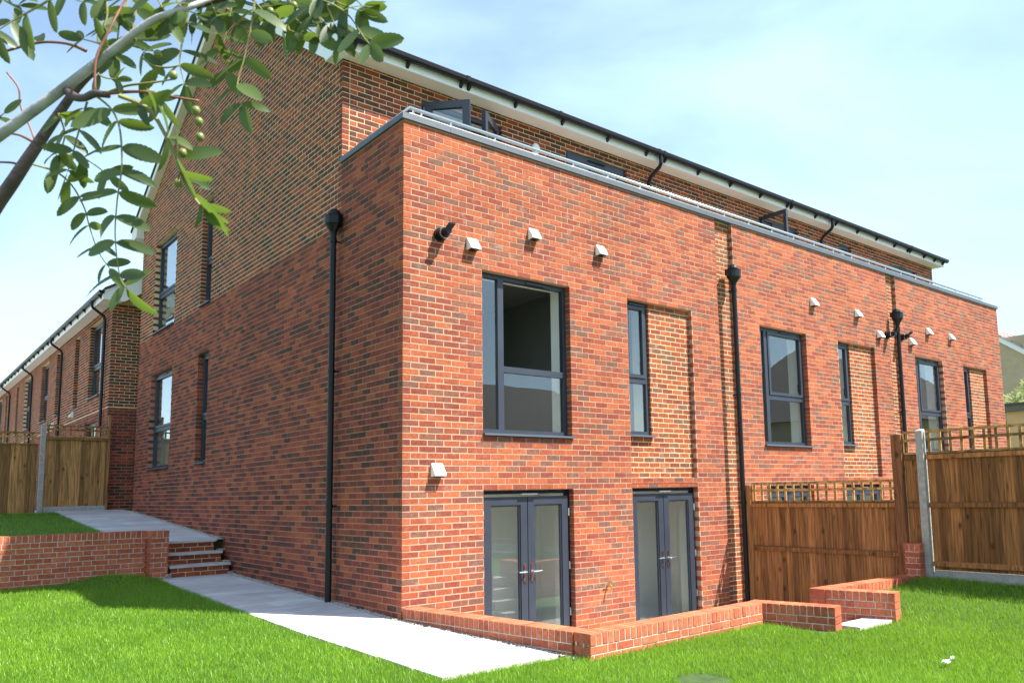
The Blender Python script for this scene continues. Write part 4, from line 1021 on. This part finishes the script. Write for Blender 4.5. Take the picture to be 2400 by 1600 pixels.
# leaflet mesh: serrated, folded along the midrib, drooping
def leaflet_mesh(name, curl, fold, m):
    b = MB(); n = 17; L = []; Rr = []; C = []
    for i in range(n+1):
        t = i/n; w = 0.195*math.sin(math.pi*min(1, t**0.95))**0.52 if 0 < t < 1 else 0.0
        s = w*(1.0 if i % 2 else 0.93); z = -curl*t*t
        C.append((t, 0, z)); L.append((t+(0.02 if i % 2 else 0), s, z+fold*s)); Rr.append((t+(0.02 if i % 2 else 0), -s, z+fold*s))
    k = len(b.v); b.v += C+L+Rr
    for i in range(n):
        b.f.append((i, i+1, n+1+i+1, n+1+i)); b.f.append((i, 2*(n+1)+i, 2*(n+1)+i+1, i+1)); b.t += [0, 0]
    return b.mesh(name, m, smooth=True)
LM = [leaflet_mesh('leaflet', c, f, m_leaf) for c, f in ((0.12, 0.22), (0.24, 0.15), (0.05, 0.35), (-0.06, 0.18), (0.32, 0.28))]
camR, camU, camF = Vector(cR), Vector(cU), Vector(cF)
nl = [0]
def leaflet(parent, p, d, length, face):
    """d: unit direction, face: preferred normal"""
    d = d.normalized(); nrm = (face-d*face.dot(d)).normalized(); y = nrm.cross(d)
    o = link('leaflet', R.choice(LM), None, parent); W = Matrix.Identity(4); wd = R.uniform(0.85, 1.15)
    for i in range(3):
        W[i][0] = d[i]*length; W[i][1] = y[i]*length*wd; W[i][2] = nrm[i]*length; W[i][3] = p[i]
    o.matrix_world = TI.inverted() @ Matrix.Identity(4) @ TI @ W
    nl[0] += 1; return o
def comp(pts, d0, d1, n, lp, ang=65, tilt=0.7, r=0.0014, term=True, droop=0.0, faceup=0.35, m=None, one=0):
    P = []
    for i, (x, y) in enumerate(pts): P.append((x, y, d0+(d1-d0)*i/(len(pts)-1)))
    Q = [Z1(*p) for p in P]; out = []
    for i in range(len(Q)-1):
        p0, p1, p2, p3 = Q[max(i-1, 0)], Q[i], Q[i+1], Q[min(i+2, len(Q)-1)]
        for k in range(6):
            t = k/6; out.append(0.5*((2*p1)+(p2-p0)*t+(2*p0-5*p1+4*p2-p3)*t*t+(3*p1-p0-3*p2+p3)*t**3))
    out.append(Q[-1])
    b = MB(); b.tube(out, [r*(1.3-0.8*i/len(out)) for i in range(len(out))], 5); leaf = b.build('leaf', m or m_rachis, TR)
    ml = 1.0*lp/2.178*d0/FPX
    for k in range(n):
        f = 0.16+0.80*k/max(1, n-1) if n > 1 else 0.5; i = min(int(f*(len(out)-1)), len(out)-2)
        p = out[i]; T_ = (out[i+1]-out[i]).normalized(); side = camF.cross(T_).normalized()
        for s in ((-1, 1) if not one else (one,)):
            a = math.radians(ang+R.uniform(-14, 14)); dv = T_*math.cos(a)+side*(s*math.sin(a))+camF*R.uniform(-0.45, 0.45)-Vector((0, 0, 1))*(droop+R.uniform(-.1, .2))
            fc = -camF*(1-faceup)+Vector((0, 0, 1))*faceup+(camR*R.gauss(0, 1)+camU*R.gauss(0, 1))*tilt*0.6
            leaflet(leaf, p, dv, ml*R.uniform(0.82, 1.1)*(1.0 if k < n-1 else 0.85), fc)
    if term: leaflet(leaf, out[-1], (out[-1]-out[-3])+camF*0.0001, ml*0.95, -camF+camR*R.gauss(0, .5)+camU*R.gauss(0, .5))
    return leaf
comp([(490, 490), (570, 560), (612, 660), (622, 850), (600, 1010), (588, 1200), (610, 1400), (645, 1470)], 1.17, 1.15, 9, 200, 76, 0.5)
comp([(445, 520), (410, 640), (375, 770), (345, 880)], 1.22, 1.22, 4, 160, 60)
comp([(170, 840), (290, 880), (370, 950), (430, 1060), (455, 1150), (500, 1280), (560, 1370)], 1.28, 1.25, 7, 130, 70)
comp([(610, 490), (760, 560), (850, 700), (905, 830), (960, 960), (1040, 1070)], 1.12, 1.10, 4, 165, 40, 1.4, 0.0028, True, 0, 0.5)
lf4 = [o for o in TR.children if o.name.startswith('leaf')][-1]
for (xa, ya_, xb, yb_, d_, e_) in ((895, 800, 985, 1010, 1.10, .5), (985, 990, 1180, 1208, 1.09, .45), (800, 600, 785, 452, 1.11, .6), (855, 700, 850, 540, 1.11, .6), (905, 820, 890, 650, 1.10, .5), (925, 800, 1122, 762, 1.12, 1.3), (960, 905, 1075, 965, 1.13, .9), (1060, 1090, 1165, 1140, 1.09, .4)):
    a_, b_ = Z1(xa, ya_, d_), Z1(xb, yb_, d_); leaflet(lf4, a_, b_-a_, (b_-a_).length, camF*e_*(-1 if e_ > .8 else 1)+camR*(0.9 if e_ < 1 else 0)+camU*0.3)
comp([(250, 740), (370, 800), (450, 820), (560, 900)], 1.25, 1.22, 3, 140, 65)
comp([(960, 60), (925, 240), (918, 330), (945, 440)], 1.22, 1.2, 4, 175, 62)
comp([(1300, 0), (1285, 120), (1255, 270), (1212, 430), (1235, 540)], 1.25, 1.2, 5, 175, 66)
comp([(1180, 40), (1150, 180), (1125, 290), (1160, 370)], 1.27, 1.25, 3, 150, 65)
comp([(1560, -20), (1690, 20), (1780, 80), (1850, 180), (1890, 230)], 1.28, 1.22, 4, 190, 55)
comp([(1480, -10), (1500, 80), (1560, 140), (1620, 180)], 1.3, 1.26, 4, 160, 62)
comp([(1340, -10), (1380, 80), (1450, 140), (1520, 170)], 1.3, 1.26, 4, 155, 62)
comp([(1640, -60), (1720, 10), (1790, 40), (1850, 60)], 1.3, 1.26, 3, 160, 60)
comp([(1640, -40), (1680, 60), (1720, 150), (1745, 190)], 1.28, 1.25, 3, 165, 50)
comp([(1050, -40), (1090, 40), (1110, 90)], 1.26, 1.24, 3, 150, 62)
comp([(780, -50), (830, 40), (870, 110)], 1.22, 1.2, 3, 160, 62)
comp([(700, 20), (680, 130), (700, 220), (740, 270)], 1.24, 1.22, 3, 165, 60)
comp([(610, 100), (600, 200), (590, 290)], 1.25, 1.22, 3, 160, 60)
comp([(540, -10), (548, 70), (530, 140)], 1.25, 1.22, 2, 120, 55)
comp([(500, 380), (545, 400), (600, 405)], 1.18, 1.16, 2, 110, 60)
comp([(560, 240), (480, 215), (420, 200)], 1.2, 1.2, 2, 130, 50)
comp([(290, -20), (150, 60), (60, 110), (-40, 175)], 1.15, 1.12, 4, 190, 85, droop=0.6)
comp([(240, 215), (150, 228), (60, 255), (-40, 270)], 1.2, 1.2, 3, 170, 80, droop=0.5, one=1)
comp([(30, -30), (60, 20), (100, 30)], 1.18, 1.18, 2, 150, 65)
comp([(330, -40), (390, 0), (430, 10)], 1.25, 1.22, 2, 140, 60)
comp([(-60, 620), (-10, 600), (20, 580)], 1.3, 1.3, 1, 120, 60)
comp([(700, 470), (790, 470), (830, 520)], 1.16, 1.16, 2, 150, 60)
comp([(1010, 80), (1060, 150), (1120, 180)], 1.25, 1.25, 2, 150, 60)
comp([(660, -40), (640, 40), (600, 90)], 1.26, 1.24, 3, 150, 60)
comp([(880, -40), (930, 40), (1000, 70)], 1.27, 1.25, 3, 150, 60)
comp([(1150, -40), (1180, 60), (1210, 130)], 1.29, 1.27, 3, 150, 60)
comp([(1240, -40), (1330, 40), (1370, 120)], 1.3, 1.27, 3, 150, 60)
comp([(1560, -60), (1600, 60), (1660, 120)], 1.3, 1.27, 3, 160, 60)
comp([(1780, -60), (1820, 0), (1860, 40)], 1.3, 1.27, 2, 150, 60)
comp([(300, 580), (330, 690), (300, 790)], 1.27, 1.25, 3, 140, 60)
comp([(1400, 150), (1440, 60), (1470, 0)], 1.32, 1.32, 3, 130, 60)
bm_ = MB()
for (z, a) in ((0, 0),): pass
br = [[(math.cos(6.283*k/10)*math.sin(t), math.sin(6.283*k/10)*math.sin(t), math.cos(t)) for k in range(10)] for t in (0.15, 0.6, 1.1, 1.57, 2.1, 2.6, 3.0)]
bm_.rings(br); bme_ = bm_.mesh('berry', m_berry, smooth=True)
for x, y, d in ((1000, 565, 1.15), (1015, 622, 1.15), (1020, 700, 1.14), (932, 782, 1.12), (958, 898, 1.12), (910, 935, 1.12), (884, 385, 1.15), (806, 278, 1.2), (1410, 78, 1.28), (1460, 150, 1.27), (1520, 190, 1.26), (1545, 180, 1.26), (1380, 60, 1.28), (1500, 30, 1.28)):
    o = link('berry', bme_, None, TR); o.matrix_world = Matrix.Translation(Z1(x, y, d)) @ Matrix.Diagonal((0.0062, 0.0062, 0.0068, 1))
# crown beyond the frame
cb = MB()
for c0 in [Z1(-400, -900, 1.6), Z1(-1200, -700, 2.2), Z1(-900, 200, 1.8), Z1(-600, -300, 1.5), Z1(-1400, 100, 2.0)]:
    for k in range(420):
        p = c0+Vector((R.gauss(0, .22), R.gauss(0, .22), R.gauss(0, .26))); d = Vector((R.gauss(0, 1), R.gauss(0, 1), R.gauss(-.3, .6))).normalized(); e = d.cross(Vector((R.gauss(0, .5), R.gauss(0, .5), 1))).normalized(); s = .055
        rel = np.array(p)-CAM; dep = rel@cF
        if dep > 0.1:
            u = PPX+FPX*(rel@cR)/dep; v = PPY-FPX*(rel@cU)/dep
            if u > -140 and v > -140: continue
        cb.face([p, p+d*s*.45+e*s*.17, p+d*s, p+d*s*.45-e*s*.17], R.random())
f_ = cb.build('foliage', leaf_mat('rowan_far_leaf', (0.075, 0.125, 0.028), (0.20, 0.31, 0.03), True), TR, tone=True); f_['kind'] = 'stuff'
for o in TR.children:
    o.matrix_parent_inverse = TI
    for c in o.children: c.matrix_parent_inverse = Matrix.Identity(4)
